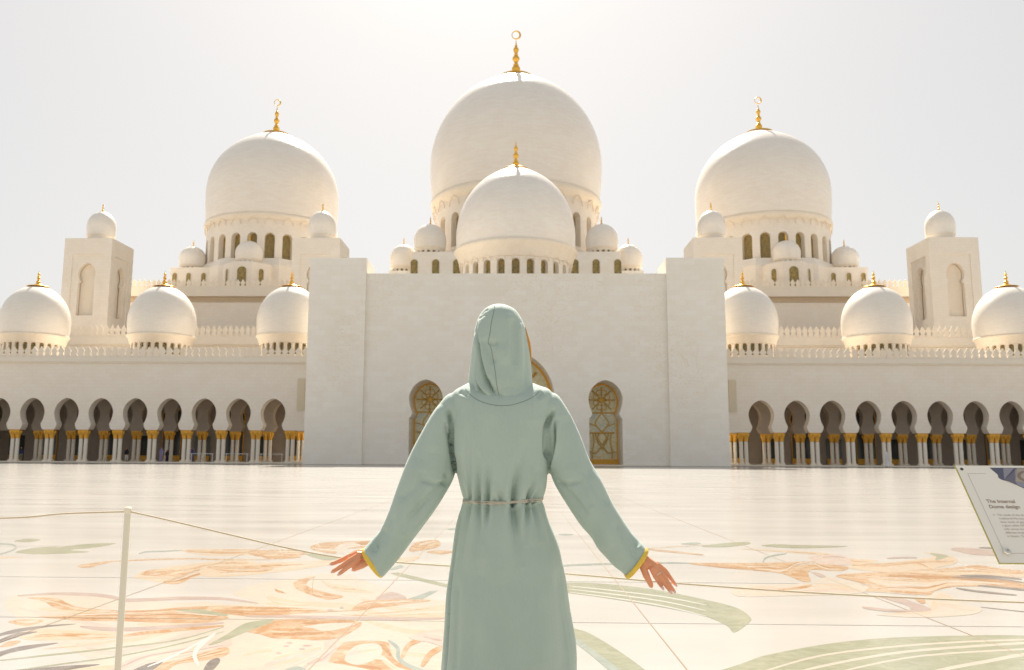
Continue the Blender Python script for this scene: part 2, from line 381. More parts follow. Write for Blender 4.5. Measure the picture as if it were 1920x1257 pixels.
inlay(pe, 'orange', 'a', (1280,1300,1380,1200,1560,1160,1906,1060,1930,1130,1700,1180,1500,1210,1380,1300))
inlay(le, 'dark', 'a', (1120,1270,1250,1205,1385,1183,1330,1235,1250,1280))
inlay(le, 'dark', 'a', (60,1268,500,1225,845,1207,700,1237,400,1275))
stroke(st_, 'white', 'a', 16, (1255,1228,1400,1170,1550,1100,1700,1020,1840,940))
stroke(st_, 'white', 'a', 36, (1830,945,1700,1050,1655,1130,1690,1218))
inlay(le, 'dark', 'a', (1730,1262,1780,1180,1860,1155,1868,1195,1800,1262))
inlay(pe, 'peach', 'b', (-60,340,300,320,700,305,920,298,930,330,400,400,-60,425))
inlay(pe, 'orange', 'b', (-60,352,130,340,460,350,400,385,130,387))
inlay(pe, 'orange', 'b', (380,250,540,245,690,270,560,285,420,285))
inlay(pe, 'orange', 'b', (760,190,850,160,1000,150,1200,143,1350,150,1330,190,1050,205,960,200,960,245,800,222))
inlay(pe, 'cream', 'b', (950,215,1000,170,1120,165,1150,185,1060,200,1010,240))
inlay(le, 'green', 'b', (720,245,900,252,1000,280,960,292,850,292))
inlay(pe, 'orange', 'b', (630,470,700,440,800,425,740,460,740,500,850,540,1020,580,900,605,800,580,690,540,640,510))
inlay(pe, 'peach', 'b', (840,450,900,475,1080,500,1260,550,1050,543,920,515))
inlay(pe, 'orange', 'b', (480,520,510,530,570,555,500,545))
inlay(pe, 'peach', 'b', (420,580,560,600,740,640,600,650,470,620))
inlay(bd, 'orange', 'b', (-40,655,500,662,900,685,1100,690,700,712,300,735,-40,690))
inlay(pe, 'mauve', 'b', (1270,600,1380,545,1480,568,1500,602))
inlay(le, 'teal', 'b', (1520,600,1640,600,1760,533,1690,540), False)
inlay(bd, 'green', 'b', (1380,397,1440,390,1900,500,1900,525,1450,420), False)
inlay(le, 'teal', 'b', (1380,370,1450,335,1490,345,1440,365))
inlay(pe, 'orange', 'b', (1090,692,1150,630,1300,605,1700,608,1500,642,1300,665))
inlay(pe, 'peach', 'b', (1000,722,1400,700,1850,645,1850,740,1400,738))
stroke(bd, 'mauve', 'b', 22, (250,735,600,738,1100,748,1500,755,1850,750))
inlay(pe, 'orange', 'b', (240,840,450,770,800,755,1100,765,1160,800,1060,870,980,905,800,922,500,910,380,880))
inlay(pe, 'cream', 'b', (760,812,900,790,1100,790,1010,830,860,850))
inlay(bd, 'green', 'b', (-40,960,100,880,250,790,440,762,465,780,330,830,200,880,50,942))
inlay(pe, 'cream', 'b', (40,1155,300,960,500,913,860,935,862,1000,720,1085,400,1190))
inlay(bd, 'blush', 'b', (300,1230,700,1090,858,1000,868,930,985,922,970,1000,880,1070,760,1130,600,1230))
for dx, dy, w in ((595,945,26), (570,970,24), (735,967,38), (695,993,26), (512,1025,24), (915,688,24), (1005,667,18)):
    inlay('inlay_dot', 'mauve', 'b', (dx-w,dy,dx-w*.5,dy-8,dx+w*.5,dy-8,dx+w,dy,dx+w*.5,dy+7,dx-w*.5,dy+7))
inlay(pe, 'orange', 'b', (900,1110,1000,960,1100,930,1350,935,1385,1000,1430,1080,1600,1200,1100,1200))
inlay(pe, 'cream', 'b', (1030,1080,1080,990,1180,950,1300,960,1310,1040,1150,1115))
inlay(pe, 'cream', 'b', (700,1170,800,1100,980,1110,1100,1150,1300,1240,700,1260))
stroke(bd, 'teal', 'b', 30, (1370,925,1440,980,1450,1060,1520,1120,1640,1165,1700,1200))
stroke(pe, 'orange', 'b', 36, (1470,1070,1530,960,1640,915))
stroke(pe, 'orange', 'b', 44, (1630,1130,1700,1030,1790,980))
inlay(bd, 'blush', 'b', (1530,902,1740,838,1850,860,1850,980,1700,942))
inlay(le, 'teal', 'b', (550,1165,620,1130,680,1130,730,1165))
inlay(pe, 'orange', 'b', (1580,160,1740,138,1780,172,1730,202,1540,228))
inlay(pe, 'orange', 'b', (1670,233,1750,219,1900,228,1780,250))
inlay(le, 'teal', 'b', (1825,51,1885,46,1900,55,1860,60))
inlay(pe, 'peach', 'b', (1470,275,1620,268,1560,300,1440,312))
# flower and leaves to the right
inlay(le, 'green', 'd', (0,512,60,508,180,512,400,535,600,575,740,610,800,650,795,672,735,712,700,682,600,642,400,602,200,570,0,540))
for k, yy in enumerate((522, 535, 548)):
    stroke(st_, 'white', 'd', 4, (60,yy,250,yy+20+k*2,450,yy+45+k*6,620,yy+78+k*10))
inlay(le, 'green', 'd', (20,660,80,695,140,715,250,780,370,866,420,920,330,920,180,810,88,735,20,700))
inlay(le, 'teal', 'd', (60,725,88,735,180,800,300,890,340,925,290,925,160,815,80,752))
stroke(st_, 'teal', 'd', 7, (-60,446,0,440,200,432,450,427,620,431))
inlay(le, 'teal', 'd', (515,350,560,344,600,347,570,354)); inlay(le, 'green', 'd', (600,360,680,348,780,342,797,350,700,363))
stroke(pe, 'peach', 'd', 4, (300,372,450,363,620,354)); stroke(pe, 'orange', 'd', 7, (380,372,480,382,610,395))
inlay(le, 'teal', 'd', (15,311,45,308,78,311,45,315))
inlay(le, 'green', 'c', (100,125,200,114,330,119,700,129,400,142,250,138))
stroke(st_, 'teal', 'c', 11, (112,245,130,210,200,190,278,179))
inlay(pe, 'cream', 'c', (-60,405,400,385,560,340,700,370,820,400,850,432,720,460,300,472,-60,474))
inlay(pe, 'cream', 'c', (900,600,1250,570,1230,500,1300,448,1400,458,1500,530,1630,562,1550,602,1200,622))
inlay(pe, 'peach', 'c', (-30,148,200,154,550,177,720,214,900,225,860,246,720,256,660,218,450,185))
inlay(pe, 'blush', 'c', (440,200,650,190,722,230,692,257,500,262,456,226))
inlay(pe, 'peach', 'c', (700,272,1000,240,1300,200,1230,172,1330,178,1450,212,1440,250,1300,285,1600,262,1750,288,2100,300,2100,345,1300,325,900,305))
inlay(pe, 'orange', 'c', (-400,245,0,244,250,240,450,232,460,241,300,262,500,252,700,272,650,300,450,292,430,330,445,372,380,370,250,320,100,300,-200,275))
inlay(pe, 'mauve', 'c', (450,310,500,314,545,335,510,343))
inlay(pe, 'orange', 'c', (-60,424,250,424,442,394,420,416,250,433))
inlay(pe, 'orange', 'c', (620,330,900,310,1300,320,1920,380,2100,395,2100,425,1500,406,1300,440,1260,467,1000,452,830,440,850,402,750,372))
stroke(pe, 'orange', 'c', 14, (730,262,1000,250,1250,236,1440,233))
stroke(pe, 'orange', 'c', 16, (1150,296,1400,288,1600,268,1750,290,1900,300))
inlay(le, 'green', 'c', (1265,177,1340,182,1400,200,1310,225,1312,200))
stroke(st_, 'mauve', 'c', 10, (970,212,1080,207,1180,208))
for k, q in enumerate(((1420,345,1700,352,1950,387), (1480,331,1700,336,1905,357), (1450,418,1600,441,1870,467), (1600,400,1760,414,2000,441))):
    stroke(le, 'dark', 'c', 13, q)
for k in range(9):
    y0 = 335 + k * 13; x0 = 760 + 40 * (k % 4)
    stroke(st_, 'peach' if k % 2 else 'cream', 'c', 5, (x0, y0, x0 + 200, y0 + 9, x0 + 420, y0 + 22 + 3 * (k % 3)))
inlay(pe, 'mauve', 'c', (1410,146,1500,138,1640,150,1800,172,1800,192,1600,189,1480,170))
inlay(le, 'dark', 'c', (1605,140,1650,134,1760,140,1760,152,1680,147))
inlay(pe, 'mauve', 'c', (920,478,1050,484,1200,530,1280,572,1150,583,1120,545,1020,510))
stroke(bd, 'mauve', 'c', 18, (800,550,880,562,1000,574,1160,577))
inlay(pe, 'orange', 'c', (1150,482,1220,489,1238,522,1200,521))
stroke(st_, 'dark', 'c', 5, (1620,550,1920,582,2100,600))
inlay(le, 'green', 'c', (-420,1120,0,930,200,870,600,800,1000,763,1500,748,1920,748,2500,790,2900,900,2900,1300,1500,1500,0,1400))
for w, q in ((12, (-60,1060,150,986,500,890,900,836,1400,797,1920,776,2300,770)), (16, (300,1030,410,986,800,905,1200,850,1920,800,2300,790)),
             (11, (560,1040,700,986,1200,890,1920,842,2300,835)), (22, (1150,1050,1350,986,1700,920,1920,880,2300,850))):
    stroke(st_, 'cream', 'c', w, q)

# ------------------------------------------------------------------ mosque pieces
def keyhole(w, z_imp, z_neck, wn, z_mid, z_top, w_imp=None, n=10):
    """half-outline of a horseshoe arch, from the impost up to the apex, as (x>=0, z)"""
    w_imp = w_imp or w * .96; out = [(w_imp, z_imp)]
    out += [(wn + (w_imp - wn) * (1 - t) ** 2, z_imp + (z_neck - z_imp) * t) for t in (.35, .7, 1)]
    a0 = -math.acos(min(1, wn / w)); hb = (z_mid - z_neck) / math.sin(-a0)
    out += [(w * math.cos(a0 * (1 - t / n)), z_mid + hb * math.sin(a0 * (1 - t / n))) for t in range(1, n + 1)]
    hh = z_top - z_mid
    for k in range(1, n + 1):
        t = k / n; a = t * PI / 2
        out.append((w * (math.cos(a) * .78 + (1 - t) * .22), z_mid + hh * (math.sin(a) * .86 + t * .14)))
    out[-1] = (0.0, z_top); return out
def full(h, cx=0.0): return [(cx - x, z) for x, z in h] + [(cx + x, z) for x, z in reversed(h[:-1])]
def arch(w, z0, z1, n=8, pointed=1.0):
    zs = z1 - w * pointed
    return [(-w, z0)] + [(-w * math.cos(a), zs + (z1 - zs) * math.sin(a)) for a in [PI * k / (2 * n) for k in range(n + 1)]] + \
           [(w * math.sin(a), zs + (z1 - zs) * math.cos(a)) for a in [PI * k / (2 * n) for k in range(1, n + 1)]] + [(w, z0)]
_fin = {}
FP = [(0, .13), (.05, .10), (.09, .11), (.13, .118), (.18, .10), (.22, .07), (.25, .078), (.28, .05), (.33, .055), (.38, .085), (.43, .10), (.48, .08),
      (.52, .05), (.545, .06), (.57, .04), (.62, .055), (.69, .078), (.75, .05), (.78, .035), (.81, .04), (.84, .02), (1.0, .003)]
def finial(parent, loc, h, cap_r, prof_top, crescent, flare=False):
    mb = MB()
    fp = [(z, r) for z, r in FP]
    if flare: fp = [(0, .62), (.03, .60), (.07, .42), (.12, .26), (.17, .17), (.2, .12)] + [(.2 + .8 * z, r * 1.05) for z, r in FP[2:]]
    mb.lathe([(max(.003, r) * h, z * h) for z, r in catmull(fp, 4)], 24)
    if cap_r:
        prof = [(max(r, .01), z) for r, z in prof_top if r <= cap_r]
        mb.lathe([(cap_r * .98, prof[0][1] - loc[2] - .02 * h), (cap_r * 1.06, prof[0][1] - loc[2] - .005 * h), (cap_r * 1.06, prof[0][1] - loc[2] + .03 * h)] + [(r, z - loc[2] + .045 * h) for r, z in prof], 48)
    if crescent:
        c = h * 1.12; R = .115 * h; pts = []; rr = []
        for k in range(28):
            a = 2 * PI * k / 28 + PI; pts.append((R * math.cos(a), 0, c + R * math.sin(a))); rr.append(h * (.010 + .016 * (1 + math.cos(a)) / 2))
        mb.tube(pts, rr, 8, True)
    mb.build('finial', M['gold'], parent, angle=35, loc=loc)
def dome(parent, X, Y, R, zc, c, z_ring, r_ring, r_drum, r_bulge, z_drum0, fin, cap_r, win=None, nwin=24, crescent=False, big=True, flare=False, scallop=False, segs=72, tip=0.0):
    """one dome: shell, ring cornice, drum with recessed arched windows, gilded finial (all children of one Empty)"""
    d = empty('dome', (X, Y, 0), parent); mat = M['dome_big'] if big else M['dome_small']
    b = (zc - z_ring) / math.sqrt(max(1e-4, 1 - (r_ring / R) ** 2)) if r_ring < R else 1e9
    prof = [(R * math.sqrt(max(0, 1 - ((zc - z) / b) ** 2)), z) for z in np.linspace(z_ring, zc, 16)]
    prof += [(max(R * math.cos(a), .005), zc + c * math.sin(a) + tip * max(0, 1 - 2 * math.cos(a)) ** 2) for a in np.linspace(0, PI / 2, 64)[1:]]
    MB().lathe([(r_ring * .9, z_ring)] + prof, 192 if big else 128, cap=False).build('dome_shell', mat, d, smooth=True)
    h = (r_bulge - r_drum)
    top_d = z_ring - max(h * 2.2, .05 * R)
    MB().lathe([(r_ring * .85, z_ring + .03), (r_bulge * .985, z_ring + .02), (r_bulge, z_ring - .02 * R), (r_bulge, z_ring - .045 * R), (r_bulge * .992, z_ring - .06 * R),
                (r_bulge - h * .35, z_ring - .09 * R), (r_bulge - h * .8, top_d + .01 * R), (r_drum + .004 * R, top_d), (r_drum * .9, top_d)], segs, cap=False).build('ring_cornice', M['trim'], d, angle=40)
    da = 2 * PI / nwin
    def mp(i): return lambda u, v, dd: ((r_drum - dd) * math.sin(i * da + u / r_drum), -(r_drum - dd) * math.cos(i * da + u / r_drum), v)
    mb = MB(); hw = r_drum * da / 2
    if win:
        ww, w0, w1 = win; th = ww * .75
        for i in range(nwin):
            a = (i * da + PI) % (2 * PI) - PI
            sub = [(-hw + 2 * hw * k / 4, z_drum0) for k in range(5)] + [(hw - 2 * hw * k / 4, top_d) for k in range(5)]
            if abs(a) < rad(100): mb.slab(sub, [arch(ww / 2, w0, w1)], 0, th, mp(i))
            else: mb.slab(sub, [], 0, th, mp(i))
        mb.build('drum', M['trim'] if not big else M['marble_arc'], d)
        g = MB(); lo = arch(ww / 2 + .02, w0 - .02, w1 + .02); f = lambda u, v, dd: (u, dd, v)
        g.slab(lo, [], 0, .06, f); pm = g.mesh('window_pane', M['amber'])
        for i in range(nwin):
            a = (i * da + PI) % (2 * PI) - PI
            if abs(a) < rad(78):
                rr = r_drum - th * .82; link('window_pane', pm, d, (rr * math.sin(a), -rr * math.cos(a), 0), a)
    else:
        MB().lathe([(r_drum, z_drum0), (r_drum, top_d)], segs).build('drum', M['marble_arc'], d, angle=40)
    if scallop and win:
        s = MB()
        for i in range(nwin):
            a = (i * da + PI) % (2 * PI) - PI
            if abs(a) > rad(100): continue
            z1 = top_d + .1 * (z_ring - top_d); pts = []
            for k in range(9):
                t = PI * k / 8; u = -math.cos(t) * hw * .62; v = z1 - .09 * R + math.sin(t) * .1 * R
                rr = r_drum + max(0, (v - top_d) / max(.1, z_ring - .06 * R - top_d)) * h * .8 + .02 * R
                pts.append((rr * math.sin(a + u / rr), -rr * math.cos(a + u / rr), v))
            s.tube(pts, .007 * R, 6)
        tag(s.build('scallop_moulding', M['trim'], d, smooth=True), kind='stuff')
    ztop = zc + c + tip
    finial(d, (0, 0, ztop - .02 * R), fin, cap_r, prof, crescent, flare)
    return d
MERLON = [(-.5, 0), (-.5, .14), (-.43, .19), (-.29, .33), (-.40, .46), (-.5, .56), (-.47, .61), (-.34, .72), (-.20, .84), (-.08, .95), (0, 1.0)]
MERLON = MERLON + [(-x, z) for x, z in reversed(MERLON[:-1])]
_ml = {}
def parapet(parent, x0, x1, y, z0, ztip, pitch, band=None, name='parapet'):
    """row of leaf-shaped merlons on a band; every merlon its own piece"""
    p = empty(name, (0, 0, 0), parent); key = (round(pitch, 3), round(ztip - z0, 3))
    if key not in _ml:
        _ml[key] = MB().slab([(u * pitch * .985, v * (ztip - z0)) for u, v in MERLON], [], -.035, .035, lambda u, v, d: (u, d, v)).mesh('merlon', M['trim'])
    n = max(1, round((x1 - x0) / pitch)); st = (x1 - x0) / n
    for i in range(n): link('merlon', _ml[key], p, (x0 + (i + .5) * st, y, z0 + random.uniform(-.004, .004)))
    return p
def sym(s, a, b): return (a, b) if s > 0 else (-b, -a)

# ------------------------------------------------------------------ entrance portal
SIDE = {1: 'right', -1: 'left'}
portal = tag(empty('entrance_portal', (0, 102, 0)), 'massive plain white marble entrance block with taller end piers, behind the robed woman', 'portal')
PY0 = 102.5
side_h = keyhole(2.04, .0, .0, 1.6, 8.1, 10.19)
def portal_arch(cx, w, z_neck, wn, z_mid, z_top):
    k = keyhole(w, z_neck - .7, z_neck, wn, z_mid, z_top, w_imp=w * .97)
    return full([(w * .97, .0)] + k, cx)
aL, aC, aR = portal_arch(-10.78, 2.04, 6.24, 1.62, 8.1, 10.19), portal_arch(0, 4.6, 5.6, 3.9, 8.9, 13.6), portal_arch(10.78, 2.04, 6.24, 1.62, 8.1, 10.19)
outl = [(-18.3, 0)] + aL + aC + aR + [(18.3, 0), (18.3, 23.25), (-18.3, 23.25)]
P3 = lambda Y0: (lambda u, v, d: (u, Y0 - 102 + d, v))
MB().slab(outl, [], 0, 8.6, P3(PY0)).build('wall', M['marble'], portal)
for s in (1, -1):
    x0, x1 = sym(s, 18.3, 25.25)
    MB().box(x0, x1, 0, 6.3, 0, 25.1).build('pier', M['marble'], portal)
    MB().box(x0 - .06, x1 + .06, -.06, .3, 0, 1.72).build('plinth', M['marble'], portal)
# cladding slabs: 300 single ones on the face, the rest joined
bw, bh = 1.74, .62
slabm = MB().box(-bw / 2 + .004, bw / 2 - .004, -.010, .01, .004, bh - .004).mesh('marble_slab', M['marble'])
def inside(poly, x, z):
    r = False; n = len(poly)
    for i in range(n):
        (x1, z1), (x2, z2) = poly[i], poly[(i + 1) % n]
        if (z1 > z) != (z2 > z) and x < (x2 - x1) * (z - z1) / (z2 - z1) + x1: r = not r
    return r
slots = []
for row in range(3, 40):
    z = row * bh
    for s in (1, -1):
        if z + bh < 25.1:
            for k in range(4):
                x = 18.3 + bw * (k + .5) if row % 2 else 18.3 + bw * k
                if 18.3 + bw / 2 <= x <= 25.25 - bw / 2 + .02: slots.append((s * x, 0, z))
    if z + bh < 23.25:
        k = -11
        while k < 12:
            x = bw * (k + (.5 if row % 2 else 0)); k += 1
            if abs(x) > 18.25 - bw / 2: continue
            if all(inside(outl, x + sx * bw * .55, z + dz) for sx in (-1, 0, 1) for dz in (-.25, bh * .5, bh + .25)): slots.append((x, .5, z))
slots.sort(key=lambda q: abs(q[0]) * .6 + abs(q[2] - 8)); joined = MB()
for i, (x, y, z) in enumerate(slots):
    if i < 285: link('marble_slab', slabm, portal, (x, y + random.uniform(-.003, .003), z))
    else: joined.box(x - bw / 2 + .004, x + bw / 2 - .004, y - .010, y + .01, z + .004, z + bh - .004)
tag(joined.build('outer_marble_slabs', M['marble'], portal), kind='stuff')
# arched surrounds and glazed doors
def glazed_door(cx, w, zn, wn, zm, zt, big=False):
    d = empty('glazed_door', (cx, 5.2, 0), portal); k = portal_arch(0, w, zn, wn, zm, zt)
    F = lambda u, v, dd: (u, dd, v)
    inner = [(u * .92, .75 + (v - .0) * (zt - .95) / zt) for u, v in k]
    MB().slab(k, [inner], 0, .25, F).build('gilded_frame', M['gold_paint'], d)
    MB().slab(inner, [], .16, .2, F).build('pane', M['pane'], d)
    zb0, zb1 = zn - 2.2, zn + .25
    MB().slab([(-w * .8, zb0), (w * .8, zb0), (w * .8, zb1 - .3), (w * .68, zb1), (-w * .68, zb1), (-w * .8, zb1 - .3)], [], .10, .15, F).build('transom_pane', M['pane_hi'], d)
    l = MB(); r = .075 * (w / 2.04); Y = .08
    def cv(pts, rr=r): l.tube([(p[0], Y, p[1]) for p in catmull(pts, 5)], rr, 6)
    W = w * .78
    for sx in (1, -1):
        cv([(sx * W * .75, .9), (sx * W * .78, zb0 * .4), (sx * W * .62, zb0 * .75), (sx * W * .72, zb0)])
        cv([(0, zb0 * .62), (sx * W * .3, zb0 * .8), (sx * W * .25, zb0 * .95), (0, zb0)])
        cv([(sx * W * .1, zb0 * .5), (-sx * W * .35, zb0 * .72), (-sx * W * .5, zb0 * .98)])
        cv([(sx * W, zb0 * .42), (sx * W * .5, zb0 * .38), (sx * W * .1, zb0 * .55)])
        cv([(0, zb0), (sx * W * .45, zb0 + .8), (sx * W, zb0 + 1.1)])
        cv([(0, zb1), (sx * W * .5, zb0 + 1.3), (sx * W * .35, zb0 + .7)])
        cv([(0, zb0 + .1), (sx * W * .5, zb0 + 1.2), (0, zb1)], r * .8)
        for zz in (zb0, zb1): cv([(0, zz), (sx * W * .5, zz), (sx * W * .95, zz)], r * 1.3)
    c0 = (0, zm); R0 = w * .34
    star = []
    for q in range(16):
        a = PI / 2 + q * PI / 8; rr = R0 * (1.0 if q % 2 == 0 else .48); star.append((rr * math.cos(a), c0[1] + rr * math.sin(a)))
    l.slab(star, [], .06, .12, F)
    for q in range(8):
        a = PI / 2 + q * PI / 4; a2 = a + PI / 8
        l.tube([(R0 * .9 * math.cos(a), Y, zm + R0 * .9 * math.sin(a)), (w * .8 * math.cos(a), Y, zm + w * .8 * math.sin(a))], r, 6)
        pts = [(R0 * 1.1 * math.cos(a2) + .32 * w * .5 * math.cos(b), zm + R0 * 1.45 * math.sin(a2) + .32 * w * .5 * math.sin(b)) for b in [2 * PI * j / 10 for j in range(10)]]
        l.tube([(p[0], Y, p[1]) for p in pts], r * .6, 6, True)
    l.build('gilded_lattice', M['gold_pale'], d, smooth=True)
    MB().box(-w * .97, w * .97, -.1, .2, 0, .72).build('gilded_base', M['gold_paint'], d)
for cx in (-10.78, 10.78): glazed_door(cx, 2.04, 6.24, 1.62, 8.1, 10.19)
glazed_door(0, 4.6, 5.6, 3.9, 8.9, 13.6)
for a, w in ((aL, 2.04), (aR, 2.04), (aC, 4.6)):
    cx = sum(p[0] for p in a) / len(a); big = [(cx + (u - cx) * (1 + .26 / w * 2), v * 1.0 + (.3 if v > 3 else 0)) for u, v in a]
    pts = a[::-1]
    MB().slab(big + pts, [], -.022, .02, P3(PY0)).build('arch_surround', M['marble'], portal)
MB().box(-18.3, 18.3, .42, .9, 0, .14).build('door_step', M['kerb'], portal)

# ------------------------------------------------------------------ arcade wings
AW = 107.0; PIT = 4.385; X0 = 30.5 - PIT / 2; NB = 10
bay_h = keyhole(1.57, 4.13, 4.9, 1.17, 6.42, 8.12, w_imp=1.45)
# column meshes, shared
shaft_m = MB().lathe([(.235, .5), (.24, .6), (.245, 1.6), (.235, 3.06)], 14).mesh('shaft', simple('column_marble', (.84, .77, .66), .4, 0, .12, 5), angle=40)
base_m = MB().box(-.34, .34, -.34, .34, .16, .3).lathe([(.32, .3), (.33, .36), (.26, .42), (.28, .46), (.24, .5)], 14).mesh('base', M['kerb'], angle=40)
cap = MB(); prof = [(.25, 3.02), (.30, 3.08), (.26, 3.14), (.29, 3.3), (.33, 3.52), (.40, 3.74), (.44, 3.86), (.40, 3.92)]
vs_ = []; nn = 32
for r, z in prof:
    for k in range(nn):
        a = 2 * PI * k / nn; q = 1 + (.16 * (z - 3.1) / .76 * math.cos(8 * a) if z > 3.1 else 0); vs_.append((r * q * math.cos(a), r * q * math.sin(a), z))
cap.add(vs_, [(i * nn + k, i * nn + (k + 1) % nn, (i + 1) * nn + (k + 1) % nn, (i + 1) * nn + k) for i in range(len(prof) - 1) for k in range(nn)])
cap.box(-.33, .33, -.33, .33, 3.9, 4.125); cap_m = cap.mesh('capital', M['gold_paint'], angle=50)
def column(parent, x, y):
    c = empty('column', (x, y, 0), parent)
    link('base', base_m, c); link('shaft', shaft_m, c); link('capital', cap_m, c)
WING = {}
for s in (-1, 1):
    w = tag(empty('arcade_wing', (0, AW, 0)), 'pale marble arcade wing of horseshoe arches on gold-topped column pairs, %s of the entrance block' % SIDE[s], 'arcade', 'arcade wings either side of the portal')
    WING[s] = w; xe = X0 + NB * PIT + .3
    def run(z1, holes_top):
        o = [(25.3, 4.13), (X0 - .35, 4.13)]; o = [(25.3, 4.13)]
        for i in range(NB):
            cx = X0 + (i + .5) * PIT; o += full(bay_h, cx)
        o += [(xe, 4.13), (xe, z1), (25.3, z1)]
        return [(s * u, v) for u, v in o]
    MB().slab(run(12.62, 0), [], 0, 1.3, lambda u, v, d: (u, d, v)).build('wall', M['marble_arc'], w)
    MB().slab(run(11.0, 0), [], 5.6, 6.7, lambda u, v, d: (u, d, v)).build('inner_arcade_wall', M['marble_in_shaded'], w)
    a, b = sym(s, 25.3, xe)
    MB().box(a, b, 12.2, 13.6, .16, 12.6).build('back_wall', M['marble_in_shaded'], w)
    MB().box(*sym(s, xe, xe + 1.2), 1.0, 13.6, 0, 12.6).build('end_wall', M['marble_in_shaded'], w)
    MB().box(a, b, 1.3, 12.2, 10.6, 11.0).build('ceiling', M['marble_in_shaded'], w)
    MB().box(a, b, 0, 22, 12.6, 12.98).build('roof', M['marble_arc'], w)
    MB().box(a, b, -.20, .35, 12.56, 12.72).box(a, b, -.32, .35, 12.72, 13.33).build('cornice', M['kerb'], w)
    MB().box(a, b, -.5, 13.5, 0, .16).build('arcade_floor', M['kerb'], w)
    ends = [X0 + NB * PIT]
    for i in range(NB):
        for dx in (-.31, .31): column(w, s * (X0 + i * PIT + dx), .5)
        if i < 9:
            for dx in (-.31, .31): column(w, s * (X0 + i * PIT + dx), 5.9)
    # arch pads over the inner columns, glazed openings in the back wall
    for i in range(NB):
        cx = s * (X0 + (i + .5) * PIT)
        g = empty('glazed_opening', (cx, 12.1, 0), w); F = lambda u, v, dd: (u, dd, v)
        if i % 2 == 0:
            o = full([(1.3, .2)] + keyhole(1.45, 4.2, 4.9, 1.1, 6.3, 7.9, w_imp=1.3))
            MB().slab(o, [], -.05, .05, F).build('dark_pane', M['dark_glass'], g)
            MB().box(-1.25, 1.25, -.14, -.06, .17, .95).build('gilded_panel', M['gold_paint'], g)
            fr = MB(); fr.tube([(p[0], -.07, p[1]) for p in o], .09, 6, True); fr.build('frame', M['gold_paint'], g, smooth=True)
        else:
            MB().box(-1.05, 1.05, -.05, .05, .17, 3.6).build('dark_pane', M['dark_glass'], g)
            MB().box(-1.0, 1.0, -.14, -.06, .17, .9).build('gilded_panel', M['gold_paint'], g)
    p = parapet(w, *sym(s, 25.35, xe), 0.0, 13.33, 14.7, .865)
    # lattice grille beside the portal
    gx = s * 27.05; g = MB(); g.box(gx - .5, gx + .5, -.14, -.02, 6.65, 10.7)
    for k in range(6): g.box(gx - .45 + k * .16, gx - .37 + k * .16, -.2, -.14, 6.75, 10.6)
    g.build('wall_grille', M['grille'], w)
    # domes over the arcade
    for k in range(3):
        dome(w, s * (30.65 + 17.58 * k), 7.0, 4.42, 18.85, 5.05, 17.0, 4.3, 3.85, 4.44, 12.9, 2.35, 0, (.56, 14.2, 15.75), 24, big=False, flare=True, segs=56)
    # second tier wall with its own merlons
    MB().box(*sym(s, 26, xe + 6), 19, 24.9, 12.6, 17.2).build('upper_tier_wall', M['marble_arc'], w)
    MB().box(*sym(s, 26, xe + 6), 18.75, 24.9, 17.2, 17.4).box(*sym(s, 26, xe + 6), 18.6, 19.6, 17.4, 18.58).build('upper_tier_cornice', M['kerb'], w)
    parapet(w, *sym(s, 26, xe + 6), 18.95, 18.58, 20.35, .865, name='upper_tier_parapet')

# low white railings between the left arches
for i, lab in ((0, 'low white railing across the arch nearest the entrance block, left arcade'), (1, 'low white railing across the second arch from the entrance block, left arcade'),
               (2, 'low white railing across the third arch from the entrance block, left arcade')):
    x0 = -(X0 + i * PIT) - .8; x1 = -(X0 + (i + 1) * PIT) + .8; r = tag(empty('railing', ((x0 + x1) / 2, AW + .1, .16)), lab, 'railing', 'railings in the left arcade')
    MB().box(-1.45, 1.45, -.03, .03, 1.0, 1.06).build('top_rail', M['white_metal'], r)
    for q in range(3): MB().box(-1.35 + q * 1.32, -1.29 + q * 1.32, -.03, .03, 0, 1.0).build('post', M['white_metal'], r)

# ------------------------------------------------------------------ prayer hall with the great domes
hall = tag(empty('prayer_hall', (0, 145, 0)), 'white prayer hall carrying the great gold-tipped domes, rising behind the entrance block', 'mosque')
MB().box(-18.6, 18.6, -34, 60, 0, 22.6).build('entrance_roof_block', M['marble'], hall)
for s in (1, -1):
    a, b = sym(s, 21, 72)
    MB().box(a, b, 0, 55, 0, 27.3).build('wall', M['marble_arc'], hall)
    MB().box(a, b, -.12, .3, 27.3, 28.25).build('shade_band', M['shade_band'], hall)  # cornice shadow painted as a brown band along the wall top
    MB().box(a, b, -.7, 2, 28.25, 29.85).build('cornice', M['kerb'], hall)
    MB().box(a, b, 2, 55, 27.3, 29.5).build('roof', M['marble_arc'], hall)
    parapet(hall, *sym(s, 34, 73), -.35, 29.85, 31.3, .865)
